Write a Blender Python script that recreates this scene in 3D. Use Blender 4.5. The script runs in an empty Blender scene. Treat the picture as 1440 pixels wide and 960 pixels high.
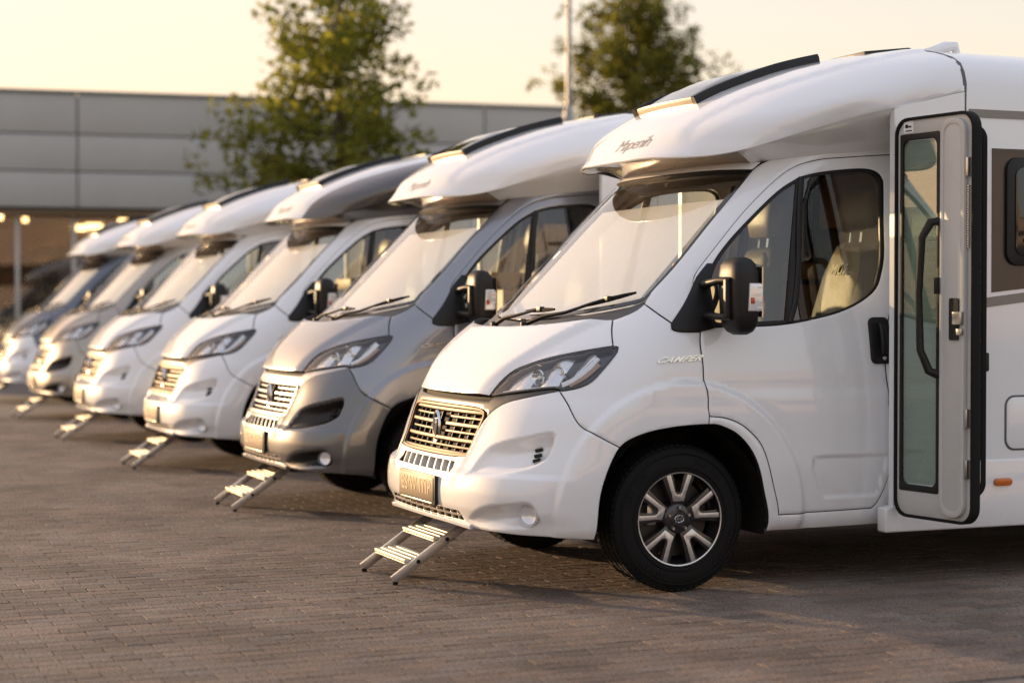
import bpy, bmesh, math, random
import numpy as np
from mathutils import Vector, Matrix
from mathutils.geometry import delaunay_2d_cdt

# ------------------------------------------------------------------ camera, sky, sun, exposure
scene = bpy.context.scene
COL = scene.collection
R_ = math.radians
cam_data = bpy.data.cameras.new('camera')
cam = bpy.data.objects.new('camera', cam_data)
COL.objects.link(cam)
scene.camera = cam
cam.location = (-3.196, -7.781, 1.39)
cam.rotation_euler = (R_(90 - 1.0965), 0, R_(-22.569))
cam_data.sensor_width = 36.0
cam_data.lens = 64.0
cam_data.clip_end = 900
cam_data.dof.use_dof = True
cam_data.dof.focus_distance = 9.35
cam_data.dof.aperture_fstop = 1.4

SUN_AZ, SUN_EL = -29.0, 7.0          # degrees clockwise from +Y, elevation
world = bpy.data.worlds.new('World')
scene.world = world
world.use_nodes = True
wn = world.node_tree
sky = wn.nodes.new('ShaderNodeTexSky')
sky.sky_type = 'NISHITA'
sky.sun_disc = False
sky.sun_elevation = R_(SUN_EL)
sky.sun_rotation = R_(SUN_AZ)
sky.air_density = 1.0
sky.dust_density = 2.0
sky.ozone_density = 1.0
bg = wn.nodes['Background']
# thin evening haze evens out the sky's brightness (not its hue): colour * luminance^(g-1)
bw = wn.nodes.new('ShaderNodeRGBToBW')
pw = wn.nodes.new('ShaderNodeMath'); pw.operation = 'POWER'; pw.inputs[1].default_value = 0.30 - 1.0
gam = wn.nodes.new('ShaderNodeVectorMath'); gam.operation = 'SCALE'
wn.links.new(sky.outputs['Color'], bw.inputs['Color']); wn.links.new(bw.outputs['Val'], pw.inputs[0])
wn.links.new(pw.outputs['Value'], gam.inputs['Scale'])
tint = wn.nodes.new('ShaderNodeMix'); tint.data_type = 'RGBA'; tint.blend_type = 'MULTIPLY'
tint.inputs['Factor'].default_value = 1.0
tint.inputs['B'].default_value = (1.0, 0.805, 0.735, 1)
wn.links.new(sky.outputs['Color'], gam.inputs[0])
hsv = wn.nodes.new('ShaderNodeHueSaturation'); hsv.inputs['Saturation'].default_value = 0.72
wn.links.new(gam.outputs['Vector'], hsv.inputs['Color'])
wn.links.new(hsv.outputs['Color'], tint.inputs['A'])
wn.links.new(tint.outputs['Result'], bg.inputs['Color'])
bg.inputs['Strength'].default_value = 0.15

sun_data = bpy.data.lights.new('sun', 'SUN')
sun_data.energy = 1.3
sun_data.angle = R_(0.6)
sun_data.color = (1.0, 0.66, 0.36)
sun = bpy.data.objects.new('sun', sun_data)
COL.objects.link(sun)
_sd = Vector((math.sin(R_(SUN_AZ)) * math.cos(R_(SUN_EL)), math.cos(R_(SUN_AZ)) * math.cos(R_(SUN_EL)), math.sin(R_(SUN_EL))))
sun.rotation_euler = _sd.to_track_quat('Z', 'Y').to_euler()
sun.location = _sd * 60

vs = scene.view_settings
vs.view_transform = 'Standard'
vs.look = 'None'
vs.exposure = 2.42
vs.gamma = 1.0
vs.use_curve_mapping = False
scene.cycles.denoising_prefilter = 'NONE'
scene.cycles.max_bounces = 8
scene.cycles.transparent_max_bounces = 16
scene.cycles.sample_clamp_indirect = 6.0

rng = random.Random(7)
nrng = np.random.RandomState(11)

# ------------------------------------------------------------------ materials
MATS = {}
def new_mat(name):
    m = bpy.data.materials.new(name); m.use_nodes = True
    nt = m.node_tree
    return m, nt, nt.nodes['Principled BSDF']
def principled(name, col, rough=.5, metal=0., coat=0., coat_rough=.03, spec=.5, emit=None, estr=0., bump=None, var=None, tex_scale=None):
    """bump=(scale,strength,distance); var=(scale,amount): tone variation from object-space noise"""
    m, nt, b = new_mat(name)
    b.inputs['Base Color'].default_value = (*col, 1)
    b.inputs['Roughness'].default_value = rough
    b.inputs['Metallic'].default_value = metal
    b.inputs['Coat Weight'].default_value = coat
    b.inputs['Coat Roughness'].default_value = coat_rough
    b.inputs['Specular IOR Level'].default_value = spec
    if emit:
        b.inputs['Emission Color'].default_value = (*emit, 1); b.inputs['Emission Strength'].default_value = estr
    tc = None
    if bump or var:
        tc = nt.nodes.new('ShaderNodeTexCoord')
    if var:
        n = nt.nodes.new('ShaderNodeTexNoise'); n.inputs['Scale'].default_value = var[0]; n.inputs['Detail'].default_value = 6
        nt.links.new(tc.outputs['Object'], n.inputs['Vector'])
        mr = nt.nodes.new('ShaderNodeMapRange'); mr.inputs['From Min'].default_value = .3; mr.inputs['From Max'].default_value = .7
        mr.inputs['To Min'].default_value = 1 - var[1]; mr.inputs['To Max'].default_value = 1 + var[1]
        nt.links.new(n.outputs['Fac'], mr.inputs['Value'])
        mx = nt.nodes.new('ShaderNodeVectorMath'); mx.operation = 'SCALE'; mx.inputs[0].default_value = col
        nt.links.new(mr.outputs['Result'], mx.inputs['Scale'])
        nt.links.new(mx.outputs['Vector'], b.inputs['Base Color'])
        mr2 = nt.nodes.new('ShaderNodeMapRange'); mr2.inputs['To Min'].default_value = rough * .8; mr2.inputs['To Max'].default_value = min(1, rough * 1.2)
        nt.links.new(n.outputs['Fac'], mr2.inputs['Value']); nt.links.new(mr2.outputs['Result'], b.inputs['Roughness'])
    if bump:
        n2 = nt.nodes.new('ShaderNodeTexNoise'); n2.inputs['Scale'].default_value = bump[0]; n2.inputs['Detail'].default_value = 4
        nt.links.new(tc.outputs['Object'], n2.inputs['Vector'])
        bp = nt.nodes.new('ShaderNodeBump'); bp.inputs['Strength'].default_value = bump[1]; bp.inputs['Distance'].default_value = bump[2]
        nt.links.new(n2.outputs['Fac'], bp.inputs['Height']); nt.links.new(bp.outputs['Normal'], b.inputs['Normal'])
    MATS[name] = m
    return m
def paint(name, col, metal=0., rough=.32, dirt=.10):
    """lacquered car paint: orange peel, a trace of road film low down as noise-broken film"""
    m, nt, b = new_mat(name)
    tc = nt.nodes.new('ShaderNodeTexCoord')
    geo = nt.nodes.new('ShaderNodeNewGeometry')
    sx = nt.nodes.new('ShaderNodeSeparateXYZ'); nt.links.new(geo.outputs['Position'], sx.inputs[0])
    mr = nt.nodes.new('ShaderNodeMapRange'); mr.inputs['From Min'].default_value = .2; mr.inputs['From Max'].default_value = .62
    mr.inputs['To Min'].default_value = 1; mr.inputs['To Max'].default_value = 0
    nt.links.new(sx.outputs['Z'], mr.inputs['Value'])
    n = nt.nodes.new('ShaderNodeTexNoise'); n.inputs['Scale'].default_value = 9; n.inputs['Detail'].default_value = 8; n.inputs['Roughness'].default_value = .65
    nt.links.new(tc.outputs['Object'], n.inputs['Vector'])
    mu = nt.nodes.new('ShaderNodeMath'); mu.operation = 'MULTIPLY'
    nt.links.new(mr.outputs['Result'], mu.inputs[0]); nt.links.new(n.outputs['Fac'], mu.inputs[1])
    mu2 = nt.nodes.new('ShaderNodeMath'); mu2.operation = 'MULTIPLY'; mu2.inputs[1].default_value = dirt * 4
    nt.links.new(mu.outputs[0], mu2.inputs[0])
    mix = nt.nodes.new('ShaderNodeMix'); mix.data_type = 'RGBA'
    mix.inputs['A'].default_value = (*col, 1); mix.inputs['B'].default_value = (.16, .135, .11, 1)
    nt.links.new(mu2.outputs[0], mix.inputs['Factor'])
    nt.links.new(mix.outputs['Result'], b.inputs['Base Color'])
    b.inputs['Metallic'].default_value = metal
    b.inputs['Roughness'].default_value = rough
    b.inputs['Coat Weight'].default_value = 1.0
    b.inputs['Coat IOR'].default_value = 1.6
    b.inputs['Coat Roughness'].default_value = .02
    n2 = nt.nodes.new('ShaderNodeTexNoise'); n2.inputs['Scale'].default_value = 140; n2.inputs['Detail'].default_value = 2
    nt.links.new(tc.outputs['Object'], n2.inputs['Vector'])
    bp = nt.nodes.new('ShaderNodeBump'); bp.inputs['Strength'].default_value = .015; bp.inputs['Distance'].default_value = .002
    nt.links.new(n2.outputs['Fac'], bp.inputs['Height'])
    nt.links.new(bp.outputs['Normal'], b.inputs['Coat Normal'])
    MATS[name] = m
    return m
def glass(name, tint, ior=1.5, boost=1.0):
    """thin automotive glass: tinted see-through plus Fresnel mirror"""
    m = bpy.data.materials.new(name); m.use_nodes = True; nt = m.node_tree
    nt.nodes.clear()
    out = nt.nodes.new('ShaderNodeOutputMaterial')
    tr = nt.nodes.new('ShaderNodeBsdfTransparent'); tr.inputs['Color'].default_value = (*tint, 1)
    gl = nt.nodes.new('ShaderNodeBsdfGlossy'); gl.inputs['Roughness'].default_value = .01; gl.inputs['Color'].default_value = (1, 1, 1, 1)
    fr = nt.nodes.new('ShaderNodeFresnel')
    ge = nt.nodes.new('ShaderNodeNewGeometry'); mi = nt.nodes.new('ShaderNodeMapRange')      # a thin pane mirrors alike from either side
    mi.inputs['To Min'].default_value = ior; mi.inputs['To Max'].default_value = 1.0 / ior
    nt.links.new(ge.outputs['Backfacing'], mi.inputs['Value']); nt.links.new(mi.outputs['Result'], fr.inputs['IOR'])
    ad = nt.nodes.new('ShaderNodeMath'); ad.operation = 'ADD'; ad.inputs[1].default_value = 1.0     # both faces of the pane: 2R / (1 + R)
    nt.links.new(fr.outputs[0], ad.inputs[0])
    dv = nt.nodes.new('ShaderNodeMath'); dv.operation = 'DIVIDE'; nt.links.new(fr.outputs[0], dv.inputs[0]); nt.links.new(ad.outputs[0], dv.inputs[1])
    mu = nt.nodes.new('ShaderNodeMath'); mu.operation = 'MULTIPLY'; mu.inputs[1].default_value = 2.0 * boost; mu.use_clamp = True
    nt.links.new(dv.outputs[0], mu.inputs[0])
    mx = nt.nodes.new('ShaderNodeMixShader')
    nt.links.new(mu.outputs[0], mx.inputs[0]); nt.links.new(tr.outputs[0], mx.inputs[1]); nt.links.new(gl.outputs[0], mx.inputs[2])
    nt.links.new(mx.outputs[0], out.inputs[0])
    MATS[name] = m
    return m
paint('paint_white', (.80, .82, .85))
paint('paint_silver', (.25, .265, .30), metal=.6, rough=.36)
paint('paint_champagne', (.37, .335, .29), metal=.6, rough=.36)
paint('paint_slate', (.10, .12, .15), metal=.5, rough=.36)
paint('paint_graphite', (.075, .068, .066), metal=.5, rough=.34)
principled('black_plastic', (.009, .009, .0095), .46, spec=.35, bump=(600, .12, .001), var=(14, .25))
principled('grey_plastic', (.10, .098, .095), .42, bump=(500, .1, .001), var=(14, .15))
principled('dark_void', (.008, .008, .008), .8)
principled('rubber', (.006, .006, .006), .75, spec=.25, bump=(240, .25, .002), var=(9, .35))
principled('underbody', (.009, .008, .007), .85, spec=.2, var=(12, .4))
principled('chrome', (.72, .72, .72), .14, 1.0)
principled('satin_metal', (.52, .50, .47), .32, 1.0, var=(30, .08))
principled('rim_black', (.012, .012, .013), .28, coat=.6)
principled('rim_face', (.60, .60, .61), .34, .9, var=(60, .06))
principled('lamp_bowl', (.75, .76, .78), .25, .75)
principled('lamp_white', (.75, .76, .78), .35, .2)
principled('amber_lens', (.55, .13, .015), .2, coat=.6)
principled('clear_lens', (.75, .76, .78), .12, .3, coat=.8)
principled('red_lens', (.45, .05, .02), .2, coat=.6)
principled('plate_face', (.095, .055, .022), .5, var=(40, .06))
principled('plate_print', (.34, .23, .09), .45)
principled('seat_leather', (.20, .155, .075), .5, bump=(160, .2, .002), var=(12, .15))
principled('seat_dark', (.022, .022, .02), .6, bump=(160, .2, .002))
principled('seat_thread', (.55, .50, .36), .6)
principled('dash', (.05, .05, .052), .6, bump=(300, .15, .001))
principled('cab_liner', (.14, .135, .125), .8, var=(5, .1))
principled('wood_panel', (.34, .17, .07), .5, var=(4, .25))
principled('curtain', (.35, .31, .25), .85, var=(8, .1))
principled('door_liner', (.50, .50, .49), .42, bump=(200, .08, .001), var=(6, .04))
principled('stripe_brown', (.045, .032, .029), .35, coat=.4)
principled('stripe_grey', (.20, .185, .175), .4, coat=.4)
principled('smoke_plastic', (.26, .20, .14), .15, coat=.9)
principled('aluminium', (.58, .58, .57), .34, 1.0, bump=(90, .06, .001), var=(25, .08))
principled('tread_plate', (.62, .58, .48), .45, .35, bump=(120, .25, .002), var=(30, .12))
principled('print_grey', (.58, .575, .57), .3, coat=.5)
principled('sticker', (.8, .8, .8), .4)
glass('glass_windscreen', (.95, .97, .96), 1.55)
glass('glass_side', (.74, .79, .75), 1.52)
glass('glass_dark', (.06, .065, .065), 1.5)
glass('glass_lamp', (.93, .94, .95), 1.45)
glass('glass_skylight', (.10, .105, .11), 1.5)

paint('paint_insert', (.80, .82, .85))
paint('visor_white', (.80, .82, .85))
paint('visor_side', (.80, .82, .85))
paint('fairing_white', (.80, .82, .85))
paint('paint_champagne_t', (.37, .335, .29), metal=.6, rough=.36)
principled('trim_grey', (.055, .054, .053), .36, coat=.1)
principled('gap_shade', (.012, .012, .012), .7)  # seam shadow put into the panel flange colour, so gaps read black
principled('trim_light', (.55, .54, .53), .3, .5, coat=.5)
principled('grille_metal', (.095, .062, .030), .45, .35, spec=.35)
principled('emblem_dark', (.02, .025, .03), .25, coat=.6)
principled('lamp_black', (.012, .011, .011), .18, coat=.8)
principled('amber_lamp', (.34, .20, .12), .25, .2, coat=.8)
principled('badge_metal', (.68, .66, .62), .2, 1.0)
principled('brake_iron', (.06, .055, .05), .5, .8)
principled('seam_grey', (.10, .10, .10), .5)
principled('skylight_trim', (.55, .50, .42), .35, .8)
principled('window_acrylic', (.012, .012, .013), .06, coat=.6)
glass('glass_door', (.78, .84, .81), 1.52)

principled('cabin_pale', (.62, .66, .62), .6, var=(3, .15))
def reflection_sheet_mat():
    m, nt, b = new_mat('reflection_sheet'); b.inputs['Base Color'].default_value = (.74, .75, .76, 1); b.inputs['Roughness'].default_value = .7
    t = nt.nodes.new('ShaderNodeBsdfTransparent'); mx = nt.nodes.new('ShaderNodeMixShader'); mx.inputs[0].default_value = .30     # see-through share of the sheet added to brighten the windscreen
    nt.links.new(b.outputs[0], mx.inputs[1]); nt.links.new(t.outputs[0], mx.inputs[2]); nt.links.new(mx.outputs[0], nt.nodes['Material Output'].inputs[0]); MATS['reflection_sheet'] = m
reflection_sheet_mat()
principled('door_reflection_sheet', (.46, .50, .47), .6, bump=(60, .1, .002))  # grey-green tone standing for light reflected in the door glass
paint('paint_steel', (.12, .125, .135), metal=.5)

# ------------------------------------------------------------------ mesh helpers
def link(o, parent=None):
    COL.objects.link(o)
    if parent is not None:
        o.parent = parent
    return o
def tag(o, label, cat, group=None, kind=None):
    if label: o['label'] = label
    if cat: o['category'] = cat
    if group: o['group'] = group
    if kind: o['kind'] = kind
    return o
def mk_mesh(name, verts, faces, mat=None, smooth=False, normals=None, mats=None, midx=None):
    me = bpy.data.meshes.new(name)
    me.from_pydata([tuple(map(float, v)) for v in verts], [], [tuple(map(int, f)) for f in faces])
    for m in (mats or ([mat] if mat else [])):
        me.materials.append(MATS[m] if isinstance(m, str) else m)
    if midx is not None:
        me.polygons.foreach_set('material_index', midx)
    if smooth or normals is not None:
        me.polygons.foreach_set('use_smooth', [True] * len(me.polygons))
    if normals is not None:
        me.normals_split_custom_set_from_vertices([tuple(map(float, n)) for n in normals])
    me.update()
    return me
class MB:
    """collects shapes into one mesh"""
    def __init__(self): self.v = []; self.f = []; self.m = []; self.cur = 0
    def add(self, vs_, fs):
        b = len(self.v); self.v += [tuple(p) for p in vs_]; self.f += [tuple(i + b for i in f) for f in fs]; self.m += [self.cur] * len(fs); return self
    def box(self, c, s, rot=None, taper=1.0):
        c = Vector(c); h = Vector(s) / 2; P = []
        for z in (-1, 1):
            k = taper if z > 0 else 1
            for x, y in ((-1, -1), (1, -1), (1, 1), (-1, 1)):
                p = Vector((x * h.x * k, y * h.y * k, z * h.z))
                if rot is not None: p = rot @ p
                P.append(c + p)
        return self.add(P, [(0, 3, 2, 1), (4, 5, 6, 7), (0, 1, 5, 4), (1, 2, 6, 5), (2, 3, 7, 6), (3, 0, 4, 7)])
    def bar(self, a, b, w, h, up=(0, 0, 1)):
        a = Vector(a); b = Vector(b); d = (b - a); L = d.length; d.normalize(); up = Vector(up)
        s = d.cross(up)
        if s.length < 1e-4: s = d.cross(Vector((1, 0, 0)))
        s.normalize(); u = s.cross(d)
        rot = Matrix((d, s, u)).transposed()
        return self.box((a + b) / 2, (L, w, h), rot)
    def tube(self, pts, r, n=10, cap=True):
        pts = [Vector(p) for p in pts]; rs = r if hasattr(r, '__len__') else [r] * len(pts)
        rings = []; u = None
        for i, p in enumerate(pts):
            d = (pts[min(i + 1, len(pts) - 1)] - pts[max(i - 1, 0)]).normalized()
            if u is None:
                u = d.orthogonal().normalized()
            else:
                u = (u - d * u.dot(d)); u = u.normalized() if u.length > 1e-6 else d.orthogonal().normalized()
            w = d.cross(u)
            rings.append([p + (u * math.cos(2 * math.pi * k / n) + w * math.sin(2 * math.pi * k / n)) * rs[i] for k in range(n)])
        V = [q for rr in rings for q in rr]; F = []
        for i in range(len(pts) - 1):
            for k in range(n):
                F.append((i * n + k, i * n + (k + 1) % n, (i + 1) * n + (k + 1) % n, (i + 1) * n + k))
        if cap:
            F.append(tuple(range(n - 1, -1, -1))); F.append(tuple((len(pts) - 1) * n + k for k in range(n)))
        return self.add(V, F)
    def lathe(self, prof, n=32, axis='Y', c=(0, 0, 0), close=False):
        """prof: (radius, offset along axis)"""
        c = Vector(c); V = []
        for (r, o) in prof:
            for k in range(n):
                a = 2 * math.pi * k / n; ca, sa = r * math.cos(a), r * math.sin(a)
                V.append(c + (Vector((ca, o, sa)) if axis == 'Y' else Vector((o, ca, sa)) if axis == 'X' else Vector((ca, sa, o))))
        F = []; m = len(prof)
        for i in range(m if close else m - 1):
            for k in range(n):
                F.append((i * n + k, i * n + (k + 1) % n, ((i + 1) % m) * n + (k + 1) % n, ((i + 1) % m) * n + k))
        return self.add(V, F)
    def prism(self, poly, fn0, fn1):
        n = len(poly); V = [fn0(*p) for p in poly] + [fn1(*p) for p in poly]
        F = [tuple(range(n - 1, -1, -1)), tuple(range(n, 2 * n))] + [(k, (k + 1) % n, n + (k + 1) % n, n + k) for k in range(n)]
        return self.add(V, F)
    def mesh(self, name, mat=None, smooth=False, angle=None, mats=None, bevel=0., segs=2, fix=True):
        me = mk_mesh(name, self.v, self.f, mat, False, None, mats, self.m if mats else None)
        bm = bmesh.new(); bm.from_mesh(me)
        if fix: bmesh.ops.recalc_face_normals(bm, faces=bm.faces)
        if bevel > 0:
            es = [e for e in bm.edges if len(e.link_faces) == 2 and e.calc_face_angle(0) > R_(28)]
            bmesh.ops.bevel(bm, geom=es, offset=bevel, segments=segs, profile=.6, affect='EDGES', clamp_overlap=True)
        if smooth or angle or bevel > 0:
            a = R_(angle or 40)
            for f in bm.faces: f.smooth = True
            for e in bm.edges:
                if len(e.link_faces) == 2 and e.calc_face_angle(0) > a: e.smooth = False
        bm.to_mesh(me); bm.free(); me.update()
        return me
def rrect(x0, x1, z0, z1, r, n=6):
    out = []
    for cx, cz, a0 in ((x1 - r, z1 - r, 0), (x0 + r, z1 - r, 90), (x0 + r, z0 + r, 180), (x1 - r, z0 + r, 270)):
        for k in range(n + 1):
            a = R_(a0 + 90 * k / n); out.append((cx + r * math.cos(a), cz + r * math.sin(a)))
    return out
def text_mesh(name, body, size, extrude, mat, shear=0., align='CENTER', spacing=1.0, bold=0.):
    cu = bpy.data.curves.new(name, 'FONT'); cu.body = body; cu.size = size; cu.extrude = extrude; cu.shear = shear
    cu.align_x = align; cu.align_y = 'CENTER'; cu.space_character = spacing; cu.offset = bold; cu.resolution_u = 3
    o = bpy.data.objects.new(name, cu); COL.objects.link(o)
    dg = bpy.context.evaluated_depsgraph_get(); me = bpy.data.meshes.new_from_object(o.evaluated_get(dg))
    bpy.data.objects.remove(o); bpy.data.curves.remove(cu)
    me.name = name; me.materials.clear(); me.materials.append(MATS[mat])
    return me
def map_mesh(me, fn):
    n = len(me.vertices); a = np.zeros(n * 3); me.vertices.foreach_get('co', a); a = fn(a.reshape(-1, 3)); me.vertices.foreach_set('co', a.ravel()); me.update(); return me

# ------------------------------------------------------------------ vehicle surface: horizontal contours lofted with splines
def spline(xs, ys):
    xs = np.asarray(xs, float); ys = np.asarray(ys, float); n = len(xs); h = np.diff(xs)
    A = np.zeros((n, n)); r = np.zeros(n); A[0, 0] = A[-1, -1] = 1
    for i in range(1, n - 1):
        A[i, i - 1] = h[i - 1]; A[i, i] = 2 * (h[i - 1] + h[i]); A[i, i + 1] = h[i]
        r[i] = 6 * ((ys[i + 1] - ys[i]) / h[i] - (ys[i] - ys[i - 1]) / h[i - 1])
    m = np.linalg.solve(A, r)
    def f(x):
        x = np.clip(np.asarray(x, float), xs[0], xs[-1]); i = np.clip(np.searchsorted(xs, x) - 1, 0, n - 2)
        d = x - xs[i]; e = xs[i + 1] - x; H = h[i]
        return (m[i] * e**3 + m[i + 1] * d**3) / (6 * H) + (ys[i] / H - m[i] * H / 6) * e + (ys[i + 1] / H - m[i + 1] * H / 6) * d
    return f
KU = 1.35
class Shell:
    """U: distance round the nose from the centre line (sign = side), z: height -> (x rearward, s sideways, z)"""
    def __init__(s, rows):
        T = np.array(rows, float); z = T[:, 0]
        s.x0, s.xe, s.w, s.p1, s.q = [spline(z, T[:, k]) for k in range(1, 6)]
    def base(s, U, z):
        U = np.asarray(U, float); z = np.asarray(z, float); sg = np.where(U < 0, -1., 1.); a = np.abs(U)
        x0, xe, w = s.x0(z), s.xe(z), s.w(z); t = np.clip(a / KU, 0, 1); m = 1 - t
        b0, b1, b2, b3 = m**3, 3 * m * m * t, 3 * m * t * t, t**3
        x = (b0 + b1) * x0 + b2 * (x0 + s.q(z) * (xe - x0)) + b3 * xe + np.maximum(a - KU, 0)
        y = (b1 * s.p1(z) + b2 + b3) * w
        return np.stack([x, sg * y, z + 0 * x], -1)
    def nrm(s, F, U, z, h=2e-3):
        a = F(U + h, z) - F(U - h, z); b = F(U, z + h) - F(U, z - h)
        n = np.cross(b, a); n /= np.linalg.norm(n, axis=-1, keepdims=True) + 1e-12
        return n
    def at(s, U, z, off=0., disp=None):
        U = np.asarray(U, float); z = np.asarray(z, float)
        b = s.base(U, z); n = s.nrm(s.base, U, z)
        d = off if disp is None else off + disp(b, U, z)
        return b + n * np.asarray(d)[..., None] if np.ndim(d) else b + n * d
    def xU(s, x, z):
        """U on the straight side for a given x"""
        return KU + x - float(s.xe(z))
CAB = Shell([
 (.18, .06, .58, .970, .78, .14), (.26, .00, .60, .990, .78, .14), (.36, -.03, .62, 1.01, .79, .14), (.50, -.04, .62, 1.02, .79, .15),
 (.60, -.02, .63, 1.025, .76, .17), (.70, .02, .65, 1.025, .73, .20), (.80, .055, .68, 1.025, .72, .22), (.90, .088, .73, 1.023, .71, .24),
 (.96, .112, .78, 1.020, .70, .27), (1.02, .145, .82, 1.018, .70, .29), (1.10, .205, .88, 1.012, .71, .31), (1.19, .30, .95, 1.0, .71, .32),
 (1.28, .42, 1.05, .985, .68, .26), (1.34, .52, 1.12, .975, .65, .20), (1.40, .60, 1.19, .965, .62, .16), (1.46, .66, 1.25, .955, .60, .145),
 (1.6, .797, 1.38, .935, .60, .145), (1.8, .99, 1.55, .905, .60, .15), (2.0, 1.19, 1.73, .87, .60, .17), (2.1, 1.29, 1.82, .85, .60, .18),
 (2.2, 1.39, 1.91, .828, .60, .18), (2.26, 1.45, 1.96, .812, .60, .18)])
VIS = Shell([
 (2.04, .96, 1.80, 1.055, .50, .25), (2.13, .98, 1.82, 1.080, .50, .25), (2.20, 1.04, 1.88, 1.100, .50, .25), (2.30, 1.13, 1.98, 1.125, .50, .25),
 (2.40, 1.27, 2.10, 1.143, .50, .26), (2.50, 1.46, 2.27, 1.148, .52, .27), (2.58, 1.67, 2.42, 1.128, .54, .27), (2.65, 1.89, 2.58, 1.075, .56, .28),
 (2.71, 2.14, 2.80, .98, .58, .28), (2.76, 2.46, 3.05, .89, .60, .3), (2.79, 2.85, 3.4, .80, .62, .3)])
def sm(a, b, x):
    t = np.clip((x - a) / (b - a), 0, 1); return t * t * (3 - 2 * t)
def sdpoly(poly, P):
    """signed distance, positive inside"""
    P = np.asarray(P, float); d = np.full(P.shape[:-1], 1e9); ins = np.zeros(P.shape[:-1], bool); n = len(poly)
    for i in range(n):
        a = np.array(poly[i], float); b = np.array(poly[(i + 1) % n], float); e = b - a
        w = P - a; t = np.clip((w @ e) / (e @ e + 1e-12), 0, 1)
        d = np.minimum(d, np.linalg.norm(w - t[..., None] * e, axis=-1))
        c = (a[1] > P[..., 1]) != (b[1] > P[..., 1])
        with np.errstate(divide='ignore', invalid='ignore'):
            xi = a[0] + (P[..., 1] - a[1]) * e[0] / (e[1] if abs(e[1]) > 1e-12 else 1e-12)
        ins ^= c & (P[..., 0] < xi)
    return np.where(ins, d, -d)
def cr(pts, step=.03):
    """Catmull-Rom resampling of an open polyline"""
    p = [np.array(q, float) for q in pts]
    if len(p) == 2:
        n = max(1, int(np.linalg.norm(p[1] - p[0]) / step)); return [tuple(p[0] + (p[1] - p[0]) * k / n) for k in range(n + 1)]
    q = [2 * p[0] - p[1]] + p + [2 * p[-1] - p[-2]]; out = []
    for i in range(1, len(q) - 2):
        n = max(1, int(np.linalg.norm(q[i + 1] - q[i]) / step + .5))
        for k in range(n):
            t = k / n
            out.append(tuple(.5 * (2 * q[i] + (q[i + 1] - q[i - 1]) * t + (2 * q[i - 1] - 5 * q[i] + 4 * q[i + 1] - q[i + 2]) * t * t + (3 * q[i] - q[i - 1] - 3 * q[i + 1] + q[i + 2]) * t**3)))
    out.append(tuple(p[-1])); return out
def join(*lines):
    out = []
    for l in lines:
        for p in l:
            if not out or math.hypot(p[0] - out[-1][0], p[1] - out[-1][1]) > 1.5e-3: out.append(tuple(p))
    if math.hypot(out[0][0] - out[-1][0], out[0][1] - out[-1][1]) < 1.5e-3: out.pop()
    return out
def area2(poly):
    return sum(poly[i][0] * poly[(i + 1) % len(poly)][1] - poly[(i + 1) % len(poly)][0] * poly[i][1] for i in range(len(poly)))
def inset(poly, d):
    s = 1 if area2(poly) > 0 else -1; n = len(poly); out = []
    for i in range(n):
        a, b, c = (np.array(poly[k % n], float) for k in (i - 1, i, i + 1))
        e1 = (b - a) / (np.linalg.norm(b - a) + 1e-9); e2 = (c - b) / (np.linalg.norm(c - b) + 1e-9)
        n1 = np.array([-e1[1], e1[0]]) * s; n2 = np.array([-e2[1], e2[0]]) * s; m = n1 + n2; L = np.linalg.norm(m)
        if L < .3: out.append(tuple(b)); continue
        m /= L; out.append(tuple(b + m * d / max(.5, m @ n1)))
    return out
def neg(poly): return [(-u, z) for u, z in poly]
def sym(half):
    """half outline from the centre line (U=0) round and back to U=0 -> closed symmetric outline"""
    return half + [(-u, z) for u, z in reversed(half) if abs(u) > 1e-6]
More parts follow.
